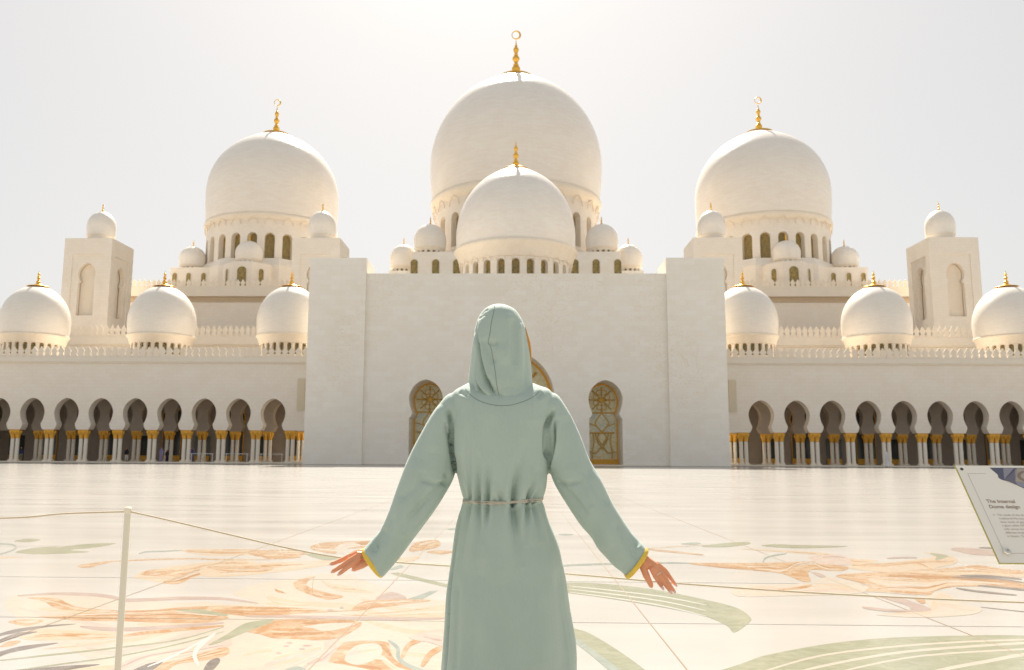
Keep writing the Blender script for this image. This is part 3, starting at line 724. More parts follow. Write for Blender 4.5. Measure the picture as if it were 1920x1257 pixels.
# great domes (Y of their centres is 165)
dome(hall, 0, 20, 17.1, 57.8, 18.8, 50.6, 16.5, 16.0, 16.95, 30, 7.4, 3.2, (2.1, 39.4, 45.9), crescent=True, scallop=True, segs=96, tip=2.1)
for s in (1, -1):
    dome(hall, s * 48.75, 20, 12.9, 51.9, 13.0, 45.7, 12.6, 12.35, 12.9, 29, 5.6, 2.5, (1.85, 36.6, 41.9), crescent=True, scallop=True, segs=96, tip=1.4)
dome(hall, 0, -20, 8.93, 33.4, 10.6, 31.3, 8.85, 8.15, 9.25, 22.5, 4.2, 2.0, (1.15, 24.6, 28.6), crescent=False, scallop=True, segs=80, tip=.8)
MB().lathe([(18.6, 29), (18.6, 38.2), (17.2, 38.9), (16.0, 39.1)], 8).build('dome_podium', M['marble_arc'], hall, loc=(0, 20, 0), rotz=PI / 8)
def small_dome(X, Y, R, zb, ztop, z0=22.0, win=True, name=None):
    zc = zb + .48 * (ztop - zb) + .1
    return dome(hall, X, Y - 145, R, zc, ztop - zc, zb + .22 * (ztop - zb), R * .95, R * .90, R * .97, zb - .3, .42 * R + .45, 0, (R * .19, zb + .1, zb + .62) if win else None, 16, big=False, segs=40)
def window_in(parent, X, Y, w, z0, z1, rot=0.0):
    e = empty('window', (X, Y - 145, 0), parent); e.rotation_euler.z = rot; F = lambda u, v, d: (u, d, v)
    o = arch(w / 2, z0, z1); big = arch(w / 2 + .14, z0 - .1, z1 + .14)
    MB().slab(big, [o], -.10, .25, F).build('frame', M['kerb'], e); MB().slab(o, [], -.015, .05, F).build('pane', M['amber'], e)
for s in (1, -1):
    # turrets beside the front dome
    a, b = sym(s, 9.6, 18.35)
    MB().box(a, b, 2, 12, 22, 36.75).build('turret_block', M['marble'], hall)
    a, b = sym(s, 18.35, 22.9)
    MB().box(a, b, 5, 12, 22, 34.0).build('low_turret_block', M['marble'], hall)
    for x in (10.4, 14.1, 17.9): window_in(hall, s * x, 147, 1.25, 31.4, 35.35)
    for x in (19.6, 21.6): window_in(hall, s * x, 150, .5, 32.2, 33.4)
    small_dome(s * 15.5, 150.4, 2.92, 36.75, 42.6); small_dome(s * 20.6, 153, 2.5, 34.0, 39.5)
    # podium of the side dome: projecting bay with a dome, long wall with another
    pod = MB(); pod.lathe([(4.6, 26), (4.6, 35.0), (4.2, 35.3)], 8); pod.build('podium_bay', M['marble_arc'], hall, loc=(s * 48.6, 6.6, 0), rotz=PI / 8)
    a, b = sym(s, 36, 64.2)
    MB().box(a, b, 9, 36, 26, 35.5).build('podium_wall', M['marble_arc'], hall)
    MB().lathe([(14.6, 26), (14.6, 35.4), (13.6, 36.9), (12.7, 37.0)], 8).build('podium_slope', M['marble_arc'], hall, loc=(s * 48.75, 20, 0), rotz=PI / 8)
    window_in(hall, s * 48.6, 147.34, 1.65, 30.6, 34.2)
    for x, y, r in ((51.65, 148.6, 1), (45.55, 148.6, -1)): window_in(hall, s * x, y, .95, 31, 34.0, s * r * PI / 4)
    for x in (57.9, 60.7, 63.3, 41.5, 38.5): window_in(hall, s * x, 154, .85, 31.6, 34.45)
    small_dome(s * 48.75, 151.5, 2.5, 35.2, 39.8); small_dome(s * 61.7, 158, 2.5, 35.5, 40.4)
# distant dome peeping out beyond each outer tower
for s in (1, -1):
    dome(hall, s * 76, 7, 5.4, 28.2, 5.6, 26.2, 5.2, 4.8, 5.4, 12, 2.4, 0, None, big=False, flare=True, segs=40)

# ------------------------------------------------------------------ square corner towers
def tower(x0, x1, label):
    cx = (x0 + x1) / 2; hw = (x1 - x0) / 2; t = tag(empty('corner_tower', (cx, 132, 0)), label, 'tower', 'square domed towers')
    ZT = 35.4
    key = keyhole(1.42, 28.1, 28.5, 1.06, 29.75, 31.35, w_imp=1.32)
    niche = full([(1.34, 22.85)] + key)
    rec = [(-2.45, 17.5), (2.45, 17.5), (2.45, 32.7), (-2.45, 32.7)]
    for q in range(4):
        R = Matrix.Rotation(q * PI / 2, 4, 'Z'); C = Vector((0, hw, 0))
        def mp(base):
            return lambda u, v, d: tuple(R @ Vector((u, -hw + base + d, v)) + C)
        sh = hw - (.3 if q % 2 else 0)
        MB().slab([(-sh, 12), (sh, 12), (sh, ZT), (-sh, ZT)], [rec], 0, .3, mp(0)).build('outer_face', M['marble_arc'], t)
        MB().slab([(-2.6, 17.4), (2.6, 17.4), (2.6, 32.8), (-2.6, 32.8)], [niche], .16, .9, mp(0)).build('niche_panel', M['marble_arc'], t)
        MB().slab(niche, [], 1.0, 1.15, mp(0)).build('niche_back', M['trim'], t)
    MB().box(-hw + .31, hw - .31, .31, 2 * hw - .31, ZT - .8, ZT - .02).build('roof', M['marble_arc'], t)
    d = dome(t, 0, hw, 2.26, 38.1, 2.75, 36.6, 2.2, 2.14, 2.25, 35.3, 1.6, 0, None, big=False, segs=40)
    return t
tower(-72.4, -64.7, 'square domed tower at the far left, its keyhole niches facing the courtyard')
tower(64.7, 72.4, 'square domed tower at the far right, its keyhole niches facing the courtyard')
tower(-35.65, -28.0, 'square domed tower in front of the left great dome, half hidden by the entrance block')
tower(28.0, 35.65, 'square domed tower in front of the right great dome, half hidden by the entrance block')
#PART2
# ------------------------------------------------------------------ rope barrier
PYR = 3.4
def barrier_post(x, y, label):
    p = tag(empty('barrier_post', (x, y, 0)), label, 'post', 'rope barrier posts')
    MB().lathe([(.0125, .012), (.0125, .955), (.0105, .962)], 20).build('pole', M['cream_post'], p, angle=40)
    MB().lathe([(.15, 0), (.15, .006), (.14, .012), (.02, .02), (.0135, .035)], 32).build('base_plate', M['cream_post'], p, angle=40)
    MB().lathe([(.0128, .945), (.0145, .948), (.0145, .966), (.010, .97)], 20).build('cap', M['cream_post'], p, angle=40)
    return p
barrier_post(-1.53, PYR, 'slim cream barrier post with a cord tied to its top, left of the woman')
def cord(label, pts):
    t = MB().tube(catmull(pts, 8), .0034, 8); o = t.build('rope', M['cord'], smooth=True); tag(o, label, 'cord', 'cords of the rope barrier')
rp = [(-1.518, PYR, .952)] + [tuple(at(x, y, PYR)) for x, y in ((330, 979), (440, 1005), (540, 1028), (640, 1046), (760, 1056), (850, 1062), (1070, 1077), (1280, 1095), (1560, 1114), (1920, 1130))] + [(2.5, PYR, .635), (3.3, PYR, .76), (3.9, PYR, .95)]
cord('slack cream cord sagging behind the woman from the post to the right', rp)
cord('cream cord running from the post out of view to the left', [(-1.542, PYR, .952)] + [tuple(at(x, y, PYR)) for x, y in ((120, 963.5), (0, 972))] + [(-2.8, PYR, .915), (-3.6, PYR, .93)])

# ------------------------------------------------------------------ information board (acrylic panel on a slanted stand)
sg = tag(empty('information_board', (1.45, 2.1, 0)), 'slanted acrylic information board with bolts, headed The Internal Dome design', 'sign')
A = at(1790, 873, 2.2); Bp = at(1877, 1057, 2.03)
org = Vector((A.x, A.y, A.z)); down = Vector((0, Bp.y - A.y, Bp.z - A.z)); Hs = down.length; down.normalize(); right = Vector((1, 0, 0)); nrm = right.cross(-down).normalized()
if nrm.y > 0: nrm = -nrm
WS = .62; base = Vector(sg.location)
def sp(u, v, h=0.0): return tuple(org + right * u + down * v + nrm * h - base)
def smp(u, v, d): return sp(u, v, d)
m, t, b = new_mat('acrylic_edge'); b.inputs['Base Color'].default_value = (.46, .42, .10, 1); b.inputs['Roughness'].default_value = .15; M['acryl'] = m
M['print'] = simple('printed_sheet', (.93, .87, .755), .25, 0, .03, 3)
M['ink'] = simple('brown_ink', (.30, .21, .14), .6); M['ink_light'] = simple('grey_brown_ink', (.45, .38, .29), .6)
def flat(name, pts, col, h, parent, smooth=False):
    return MB().slab(pts, [], h - .0004, h, smp).build(name, col, parent)
MB().slab([(0, 0), (WS, 0), (WS, Hs), (0, Hs)], [], -.0032, 0.0, smp).build('acrylic_panel', M['acryl'], sg)
panel = flat('printed_face', [(.0012, .0012), (WS - .0012, .0012), (WS - .0012, Hs - .0012), (.0012, Hs - .0012)], M['print'], .0012, sg)
ln = MB()
for q in ([(.022, .026), (.022, Hs - .026)], [(.022, .026), (.066, .026)], [(.022, Hs - .026), (WS - .022, Hs - .026)]):
    (u0, v0), (u1, v1) = q; w = .00028
    ln.slab([(u0 - w, v0 - w), (u1 + w, v0 - w), (u1 + w, v1 + w), (u0 - w, v1 + w)], [], .0013, .0017, smp)
ln.build('border_line', M['ink_light'], sg)
# printed picture: dome vault in blue-grey, cream and umber
pc = lambda pts: [(u + .031, .004 + v * .62) for u, v in pts]
pic = [(.052, .006), (.30, .006), (.30, .105), (.16, .112), (.112, .108), (.083, .073), (.068, .066), (.062, .056), (.064, .040)]
flat('picture_ground', pc(pic), simple('slate_print', (.105, .11, .16), .3), .0017, sg)
flat('picture_vault', pc([(.085, .008), (.30, .008), (.30, .104), (.16, .110), (.112, .106), (.085, .072), (.073, .066)]), simple('lilac_print', (.30, .28, .33), .3), .0021, sg)
flat('picture_ceiling', pc([(.118, .010), (.23, .010), (.25, .085), (.16, .088), (.098, .074)]), simple('cream_print', (.42, .36, .29), .3), .0025, sg)
flat('picture_shade', pc([(.073, .066), (.118, .010), (.112, .010), (.098, .074), (.098, .09)]), simple('mauve_print', (.17, .155, .2), .3), .0028, sg)
ring = [(.172 + .032 * math.cos(a), .036 + .019 * math.sin(a)) for a in [2 * PI * k / 24 for k in range(24)]]
flat('picture_dome_ring', ring, simple('umber_print', (.27, .2, .15), .3), .0029, sg)
flat('picture_dome_ring', [(.173 + .025 * math.cos(a), .036 + .014 * math.sin(a)) for a in [2 * PI * k / 24 for k in range(24)]], simple('sand_print', (.46, .39, .31), .3), .0033, sg)
flat('picture_dome_eye', [(.175 + .018 * math.cos(a), .037 + .010 * math.sin(a)) for a in [2 * PI * k / 24 for k in range(24)]], simple('dark_print', (.05, .045, .04), .3), .0037, sg)
def text(body, u, v, size, mat, bold=.0):
    c = bpy.data.curves.new('txt', 'FONT'); c.body = body; c.size = size; c.offset = bold; c.extrude = 0
    o = bpy.data.objects.new('txt', c); COL.objects.link(o); dg = bpy.context.evaluated_depsgraph_get()
    me = bpy.data.meshes.new_from_object(o.evaluated_get(dg)); bpy.data.objects.remove(o)
    for vv in me.vertices: vv.co = Vector(sp(u + vv.co.x, v - vv.co.y, .0016))
    me.materials.clear(); me.materials.append(mat); link('lettering', me, sg)
text('The Internal', .036, .113, .0138, M['ink'], .0002); text('Dome design', .036, .1285, .0138, M['ink'], .0002)
for k, l in enumerate(('The inside of the domes is decorated in', 'traditional Moroccan style and has', 'been made of gypsum reinforced with', 'a glass called GFRC, and inscribed', 'with verses from the Quran in three', 'different Arabic calligraphy styles:', 'in Naskh, Thuluth and Kufi.')):
    text(l, .046 + (.0 if k else .0), .150 + k * .0098, .0078, M['ink_light'])
flat('bullet', [(.0385 + .0016 * math.cos(a), .1475 + .0016 * math.sin(a)) for a in [2 * PI * k / 8 for k in range(8)]], M['ink_light'], .0016, sg)
def bolt(u, v, r):
    q = MB(); pr_ = [(r, -.004), (r, .008), (r * .85, .010), (r * .35, .0105), (r * .3, .006)]; n = 16
    vv = []
    for rr, h in pr_:
        for k in range(n): a = 2 * PI * k / n; vv.append(sp(u + rr * math.cos(a), v + rr * math.sin(a), h))
    q.add(vv, [(i * n + k, i * n + (k + 1) % n, (i + 1) * n + (k + 1) % n, (i + 1) * n + k) for i in range(len(pr_) - 1) for k in range(n)] + [tuple((len(pr_) - 1) * n + k for k in range(n))])
    q.build('bolt', M['silver'], sg, angle=40)
bolt(.0265, Hs - .028, .0085); bolt(WS - .0265, Hs - .028, .0085)
MB().slab([(.0125 + .004 * math.cos(a), .0125 + .004 * math.sin(a)) for a in [2 * PI * k / 14 for k in range(14)]], [], .0012, .0022, smp).build('bolt_hole', M['dark_glass'], sg)
cx, cy, czz = WS / 2 + org.x - base.x, org.y + down.y * Hs / 2 - base.y + .02, org.z + down.z * Hs / 2 - .02
MB().box(cx - .03, cx + .03, cy, cy + .05, .02, czz).build('stand', M['white_metal'], sg)
MB().box(cx - .2, cx + .2, cy - .15, cy + .2, 0, .02).build('foot', M['white_metal'], sg)

# ------------------------------------------------------------------ the woman
WY = 2.8; PX0, PZ = -.045, 0
person = None
def loc_(px, py, dy=0.0):
    v = at(px, py, WY); return Vector((v.x - PX0, dy, v.z))
def ell(c, ax, ay, n=40, e=2.0):
    """loop around centre c with half axes as vectors"""
    out = []
    for k in range(n):
        a = 2 * PI * k / n; ca, sa = math.cos(a), math.sin(a); q = 2 / e
        out.append(tuple(c + ax * (abs(ca) ** q * (1 if ca >= 0 else -1)) + ay * (abs(sa) ** q * (1 if sa >= 0 else -1))))
    return out
def remeshed(mbs, voxel, smooth=4, fac=.5):
    mb = MB()
    for q in mbs: mb.add(q.v, q.f)
    me = mb.mesh('tmp', M['skin']); o = link('tmp', me)
    r = o.modifiers.new('r', 'REMESH'); r.mode = 'VOXEL'; r.voxel_size = voxel; r.adaptivity = 0
    if smooth: s_ = o.modifiers.new('s', 'SMOOTH'); s_.iterations = smooth; s_.factor = fac
    dg = bpy.context.evaluated_depsgraph_get(); res = bpy.data.meshes.new_from_object(o.evaluated_get(dg))
    bpy.data.objects.remove(o); return res
def get_co(me):
    a = np.empty(len(me.vertices) * 3); me.vertices.foreach_get('co', a); return a.reshape(-1, 3)
def get_no(me):
    a = np.empty(len(me.vertices) * 3); me.vertex_normals.foreach_get('vector', a) if hasattr(me.vertex_normals, 'foreach_get') else None; return a.reshape(-1, 3)
def finish(me, mat, name, parent=None):
    me.materials.clear(); me.materials.append(mat); me.shade_smooth(); me.name = name; return link(name, me, parent)
def fold(co, no, pts, w, depth, mode='groove', side=1):
    """press a fold along a line seen from behind; pts are photo pixels on the garment"""
    L = np.array([[loc_(*p)[0], loc_(*p)[2]] for p in catmull([(p[0], p[1]) for p in pts], 6)]); P = co[:, [0, 2]]
    best = np.full(len(P), 1e9); sd = np.zeros(len(P)); tt = np.zeros(len(P)); m = len(L) - 1
    for i in range(m):
        a, b_ = L[i], L[i + 1]; d = b_ - a; l2 = (d ** 2).sum() + 1e-12; q = P - a; t_ = np.clip((q @ d) / l2, 0, 1)
        r = q - t_[:, None] * d; dist = np.sqrt((r ** 2).sum(1)); k = dist < best
        best[k] = dist[k]; sd[k] = np.sign(d[0] * q[k, 1] - d[1] * q[k, 0]); tt[k] = (i + t_[k]) / m
    ww = w / 572.0; x = best / ww
    if mode == 'gather': x = best / (ww * (.75 + .9 * tt)); f = -np.exp(-x * x * 1.6) + .35 * np.exp(-((x - 1.9) / .8) ** 2)
    elif mode == 'groove': f = -np.exp(-x * x * 2)
    elif mode == 'ridge': f = np.exp(-x * x * 1.5)
    else:                                            # step: sharp on one side, soft roll on the other
        s2 = sd * side; f = np.where(s2 > 0, np.exp(-x * 1.1), -np.exp(-(x * 3.2) ** 2)) * np.where(s2 > 0, 1 - np.exp(-(x * 6) ** 2), 1)
    end = np.clip(np.minimum(tt, 1 - tt) * 5 + .12, 0, 1); back = np.clip(-no[:, 1] * 1.6, 0, 1)
    if mode == 'gather': end = np.clip((1 - tt) * 1.25, 0, 1)
    co += no * (f * depth * end * back)[:, None]
def dense(loops, n=5):
    A = [np.array(L).ravel() for L in loops]
    return [[tuple(p) for p in a.reshape(-1, 3)] for a in catmull(A, n)]
# --- robe body: stacked sections from hem to neck
sec = [(.012, -.275, .205, .20, .03), (.25, -.25, .18, .185, .03)]
mbs = []; loops = []
for z, xl, xr, dp, yc in sec: loops.append(ell(Vector(((xl + xr) / 2 - PX0 + .0, yc, z)), Vector(((xr - xl) / 2, 0, 0)), Vector((0, dp, 0)), 48, 2.2))
for py, xl, xr, dp, yc in ((1257, 827, 1082, .17, .03), (1150, 832, 1073, .165, .03), (1060, 844, 1056, .155, .03), (1000, 853, 1041, .14, .025), (965, 861, 1027, .123, .02), (948, 866, 1020, .112, .018), (938, 870, 1016, .106, .018),
                           (928, 866, 1020, .113, .015), (905, 860, 1026, .122, .01), (860, 852, 1030, .125, .005), (810, 848, 1031, .122, .0), (770, 850, 1030, .112, .0), (750, 848, 1035, .10, .004), (741, 847, 1036, .088, .008), (734, 850, 1034, .076, .012), (728, 857, 1027, .064, .016), (722, 870, 1012, .056, .02), (714, 888, 994, .05, .024)):
    a, b_ = loc_(xl, py), loc_(xr, py); loops.append(ell(Vector(((a.x + b_.x) / 2, yc, (a.z + b_.z) / 2)), Vector(((b_.x - a.x) / 2, 0, 0)), Vector((0, dp, 0)), 48, 2.3))
mbs.append(MB().loft(dense(loops)))
# --- sleeves
OL = [(880, 748), (845, 736), (817, 764), (790, 812), (766, 862), (742, 925), (717, 985), (701, 1009), (684, 1029)]
IL = [(885, 800), (868, 806), (857, 838), (853, 872), (848, 903), (815, 960), (775, 1013), (746, 1052), (719, 1079)]
OR = [(1000, 748), (1040, 736), (1064, 764), (1085, 812), (1107, 862), (1140, 925), (1172, 983), (1190, 1006), (1211, 1029)]
IR = [(1000, 800), (1012, 806), (1022, 838), (1028, 868), (1036, 901), (1070, 960), (1110, 1013), (1140, 1050), (1173, 1081)]
DEP = [.07, .07, .068, .066, .066, .066, .058, .054, .05]; SY_ = [.02, .02, .015, .01, .0, -.012, -.02, -.024, -.028]
cuffs = []
for O, Q in ((OL, IL), (OR, IR)):
    loops = []; axis = []
    for o_, i_, dp, sy in zip(O, Q, DEP, SY_):
        a, b_ = loc_(*o_), loc_(*i_); c = (a + b_) / 2; c.y = sy; loops.append(ell(c, (a - b_) / 2, Vector((0, dp, 0)), 40, 2.1)); axis.append((c, (a - b_) / 2))
    (c, ax), (c2, ax2) = axis[-1], axis[-2]; dirv = (c - c2).normalized()
    cuffs.append((c, ax, DEP[-1], dirv))
    for k, sc in ((0.0, .86), (-.05, .84)): loops.append(ell(c + dirv * k, ax * sc, Vector((0, DEP[-1] * sc, 0)), 40, 2.1))
    mbs.append(MB().loft(dense(loops[:len(O)]) + loops[len(O):]))
rob = remeshed(mbs, .0032, 14, .5)
co = get_co(rob); no = get_no(rob)
FOLDS = [  # gathers at the cord belt, strongest at the cord
    ([(884, 934), (882, 880), (880, 790)], 5, .008, 'gather', 1), ([(901, 936), (899, 890), (897, 845)], 5, .009, 'gather', 1), ([(916, 937), (915, 900), (916, 865)], 5, .009, 'gather', 1),
    ([(962, 937), (970, 890), (985, 825)], 7, .014, 'gather', 1), ([(988, 937), (998, 912), (1014, 875)], 5, .010, 'gather', 1), ([(1000, 936), (1012, 922), (1024, 898)], 5, .008, 'gather', 1),
    ([(875, 936), (868, 910), (862, 860)], 5, .007, 'gather', 1), ([(940, 937), (938, 900)], 4, .004, 'gather', 1),
    ([(884, 943), (874, 985), (858, 1070)], 6, .010, 'gather', 1), ([(901, 943), (899, 985), (893, 1060)], 5, .009, 'gather', 1), ([(916, 943), (912, 975), (908, 1015)], 5, .009, 'gather', 1),
    ([(962, 943), (967, 985), (978, 1055)], 8, .016, 'gather', 1), ([(988, 943), (987, 975), (983, 1015)], 5, .010, 'gather', 1), ([(999, 942), (1005, 965), (1016, 1010)], 5, .010, 'gather', 1), ([(1010, 942), (1024, 975), (1038, 1030)], 5, .007, 'gather', 1),
    ([(868, 948), (850, 1040), (841, 1150), (838, 1257)], 9, .009, 'step', -1), ([(1046, 1060), (1056, 1160), (1060, 1257)], 18, .007, 'groove', 1),
    ([(905, 1040), (893, 1150), (886, 1257)], 20, .007, 'groove', 1), ([(1000, 1020), (1012, 1140), (1016, 1257)], 26, .007, 'ridge', 1), ([(945, 1060), (950, 1257)], 24, .006, 'groove', 1), ([(862, 1080), (856, 1257)], 9, .005, 'groove', 1),
    ([(925, 780), (922, 850), (928, 920)], 22, .004, 'groove', 1), ([(1000, 790), (1003, 840), (1000, 890)], 20, .004, 'groove', 1),
    # armholes and sleeves
    ([(842, 768), (848, 800), (851, 850), (855, 893)], 5.5, .018, 'groove', 1), ([(838, 790), (846, 830), (852, 860)], 15, .006, 'step', 1), ([(832, 760), (822, 800), (815, 850)], 22, .004, 'ridge', 1),
    ([(1038, 770), (1024, 800), (1023, 840), (1029, 862)], 5.5, .017, 'groove', 1), ([(1040, 790), (1041, 830), (1037, 862), (1030, 884)], 8, .014, 'step', 1), ([(1055, 780), (1066, 830), (1072, 880)], 22, .004, 'groove', 1),
    ([(1100, 880), (1120, 950), (1150, 1020)], 22, .004, 'ridge', 1), ([(1085, 900), (1105, 950)], 12, .004, 'groove', 1), ([(1168, 960), (1180, 1000), (1196, 1020)], 10, .005, 'groove', 1),
    ([(792, 860), (770, 930), (740, 1000)], 24, .004, 'ridge', 1), ([(722, 985), (710, 1010), (708, 1030)], 9, .006, 'groove', 1), ([(812, 880), (790, 950), (765, 1000)], 16, .004, 'groove', 1), ([(836, 885), (844, 900), (838, 915)], 8, .006, 'groove', 1),
    ([(848, 896), (815, 925), (772, 968)], 7, .006, 'groove', 1), ([(846, 905), (820, 906), (792, 898)], 6, .005, 'groove', 1), ([(838, 925), (800, 965), (768, 1000)], 9, .005, 'ridge', 1), ([(800, 880), (782, 912), (752, 935)], 10, .004, 'groove', 1),
    ([(1036, 892), (1065, 925), (1100, 965)], 7, .006, 'groove', 1), ([(1040, 905), (1066, 906), (1090, 898)], 6, .005, 'groove', 1), ([(1096, 880), (1112, 915), (1140, 945)], 10, .004, 'groove', 1), ([(745, 960), (725, 1005), (705, 1035)], 9, .005, 'groove', 1), ([(1150, 975), (1168, 1010), (1190, 1045)], 9, .005, 'groove', 1),
    ([(862, 735), (880, 745)], 6, .004, 'groove', 1), ([(1017, 738), (1004, 748)], 8, .004, 'groove', 1)]
for p, w, d, md, sd in FOLDS: fold(co, no, p, w, d * (1.8 if md == 'gather' else 1.5), md, sd)
co += no * (.0011 * np.sin(co[:, 0] * 95 + 3.5 * np.sin(co[:, 2] * 4.2) + 2 * np.sin(co[:, 2] * 11)) * (.5 + .5 * np.sin(co[:, 2] * 6 + co[:, 0] * 9)))[:, None]
co += no * (.0028 * (np.sin(co[:, 2] * 19 + 2.2 * np.sin(co[:, 0] * 13)) * np.sin(co[:, 0] * 23 + 1.3 * np.sin(co[:, 2] * 9))))[:, None]
rob.vertices.foreach_set('co', co.ravel()); rob.update()
m, t, b = new_mat('sage_crepe'); M['robe'] = m; p = N(t, 'ShaderNodeTexCoord').outputs['Object']
f = noise(t, p, 14, 4, .6)
t.links.new(mixc(t, f, (.405, .50, .435), (.445, .54, .47)), b.inputs['Base Color']); b.inputs['Roughness'].default_value = .82
b.inputs['Sheen Weight'].default_value = .25; b.inputs['Sheen Roughness'].default_value = .4
crepe = math_(t, 'ADD', noise(t, mapping(t, p, (520, 520, 22)), 1, 4, .65), math_(t, 'ADD', math_(t, 'MULTIPLY', noise(t, p, 260, 2, .5), .5), math_(t, 'MULTIPLY', noise(t, mapping(t, p, (38, 38, 5)), 1, 3, .55, .6), 2.6))); bump(t, b, crepe, .62, .0016)
# --- hood
hl = []
for py, xl, xr, dp, yc in ((764, 912, 978, .03, -.055), (758, 898, 992, .055, -.035), (748, 884, 1003, .085, -.01), (736, 877, 1004, .10, .01), (718, 876.5, 999, .115, .03), (690, 879, 997, .122, .045), (660, 882, 994, .125, .05), (630, 886, 989, .122, .052), (605, 891, 983, .112, .05),
                           (589, 898, 975, .096, .046), (578, 907, 966, .074, .042), (571, 918, 953, .046, .04), (568, 929, 942, .02, .04)):
    a, b_ = loc_(xl, py), loc_(xr, py); hl.append(ell(Vector(((a.x + b_.x) / 2, yc, (a.z + b_.z) / 2)), Vector(((b_.x - a.x) / 2, 0, 0)), Vector((0, dp, 0)), 40, 2.1))
hood = remeshed([MB().loft(dense(hl))], .0032, 6, .5)
hc = get_co(hood); hn = get_no(hood)
for p_, w, d, md, sd in (([(888, 622), (890, 680), (899, 725), (916, 748)], 12, .015, 'step', 1), ([(895, 598), (901, 650), (912, 705), (928, 740)], 16, .013, 'step', 1), ([(885, 640), (883, 700), (888, 735)], 8, .006, 'groove', 1),
                         ([(917, 646), (925, 650), (936, 648)], 6, .006, 'groove', 1), ([(905, 640), (916, 662), (930, 688)], 12, .007, 'groove', 1), ([(951, 590), (953, 640), (948, 690)], 12, .006, 'ridge', 1), ([(960, 600), (963, 650), (962, 690)], 9, .005, 'groove', 1),
                         ([(974, 605), (975, 660), (972, 715)], 10, .006, 'ridge', 1), ([(985, 620), (987, 680), (984, 735)], 8, .005, 'groove', 1), ([(912, 712), (926, 735), (944, 752)], 10, .009, 'groove', 1), ([(944, 752), (965, 752), (988, 742)], 8, .006, 'groove', 1),
                         ([(900, 592), (909, 585), (916, 583)], 4, .003, 'groove', 1), ([(896, 600), (908, 593), (914, 594)], 4, .003, 'groove', 1), ([(935, 655), (958, 690), (960, 730)], 30, .005, 'ridge', 1)):
    fold(hc, hn, p_, w, d * 1.4, md, sd)
hood.vertices.foreach_set('co', hc.ravel()); hood.update()
# --- body: one continuous figure (head, neck, trunk, legs, arms and hands) under the clothes
bm_ = []
def capsule(pts, rs, flat_=1.0, n=14):
    q = MB(); P = [Vector(p) for p in pts]; q.tube(P, list(rs), n)
    for p, r in ((P[0], rs[0]), (P[-1], rs[-1])):
        q.lathe([(max(r * math.cos(a), 1e-4), r * math.sin(a)) for a in [-PI / 2 + PI * k / 8 for k in range(9)]], n, tuple(p), cap=True)
    return q
HX = loc_(940, 640).x; SH = loc_(860, 752).z
def eggl(zs): return [ell(Vector((HX + .004, y, z)), Vector((w, 0, 0)), Vector((0, d, 0)), 28, 2.0) for z, w, d, y in zs]
z0 = loc_(935, 568).z - .03
bm_.append(MB().loft(eggl([(z0 - .225, .022, .03, .125), (z0 - .205, .045, .06, .105), (z0 - .17, .060, .085, .085), (z0 - .12, .069, .097, .075), (z0 - .07, .070, .097, .07), (z0 - .03, .058, .08, .065), (z0 - .008, .035, .05, .06), (z0, .01, .015, .06)])))
bm_.append(capsule([(HX + .004, .17, z0 - .095), (HX + .004, .185, z0 - .125)], [.009, .013]))       # nose
for sx in (-1, 1): bm_.append(MB().loft(eggl([(z0 - .13, .004, .01, .075), (z0 - .1, .078, .014, .075), (z0 - .075, .004, .01, .07)])) if sx > 0 else MB().lathe([(.002, -.004), (.012, 0), (.002, .004)], 10, (HX, .166, z0 - .155)))
bm_.append(capsule([(HX, .03, SH - .05), (HX, .055, z0 - .15)], [.055, .048]))
tr = [(.84, .128, .105, .03), (.92, .125, .09, .035), (1.03, .095, .055, .03), (1.15, .12, .07, .02), (1.27, .145, .092, .005), (SH - .04, .13, .06, .012), (SH - .005, .08, .045, .02)]
bm_.append(MB().loft([ell(Vector((HX + .006, y, z)), Vector((w, 0, 0)), Vector((0, d, 0)), 28, 2.2) for z, w, d, y in tr]))
for sx in (-1, 1):
    bm_.append(capsule([(HX + sx * .066, .03, .88), (HX + sx * .07, .035, .48), (HX + sx * .075, .025, .10)], [.072, .052, .036]))
    bm_.append(capsule([(HX + sx * .085, 0, .045), (HX + sx * .092, .13, .035), (HX + sx * .095, .19, .03)], [.034, .034, .024]))
def hand(shoulder, elbow, wrist, palm, fingers, thumb):
    w = Vector(wrist); bm_.append(capsule([shoulder, elbow[0], elbow[1], w], [.036, .033, .027, .0215]))
    bm_.append(MB().loft([ell(Vector(c), Vector(a_), Vector(d_), 20, 2.2) for c, a_, d_ in palm]))
    for F in fingers + [thumb]:
        pts = [tuple(p) for p in catmull(F[0], 4)]; r0, r1 = F[1]
        rs = [r0 + (r1 - r0) * k / (len(pts) - 1) for k in range(len(pts))]
        for kk in (len(pts) // 3, 2 * len(pts) // 3): rs[kk] *= 1.07
        bm_.append(capsule(pts, rs, n=12))
hL = lambda x, y, d=0.0: tuple(loc_(600 + x * .11933, 960 + y * .11933, d))
hR = lambda x, y, d=0.0: tuple(loc_(1120 + x * .11936, 980 + y * .11936, d))
def palm_of(f, a, b_, c, d_, y0, y1, th):
    out = []
    for t_ in (0, .3, .65, 1.0):
        p = [(a[i] * (1 - t_) + c[i] * t_, b_[i] * (1 - t_) + d_[i] * t_) for i in (0, 1)]
        A_ = Vector(f(p[0][0], p[1][0])); B_ = Vector(f(p[0][1], p[1][1])); cc = (A_ + B_) / 2; cc.y = y0 + (y1 - y0) * t_
        out.append((tuple(cc), tuple((A_ - B_) / 2), (0, th * (1 - .25 * t_), 0)))
    return out
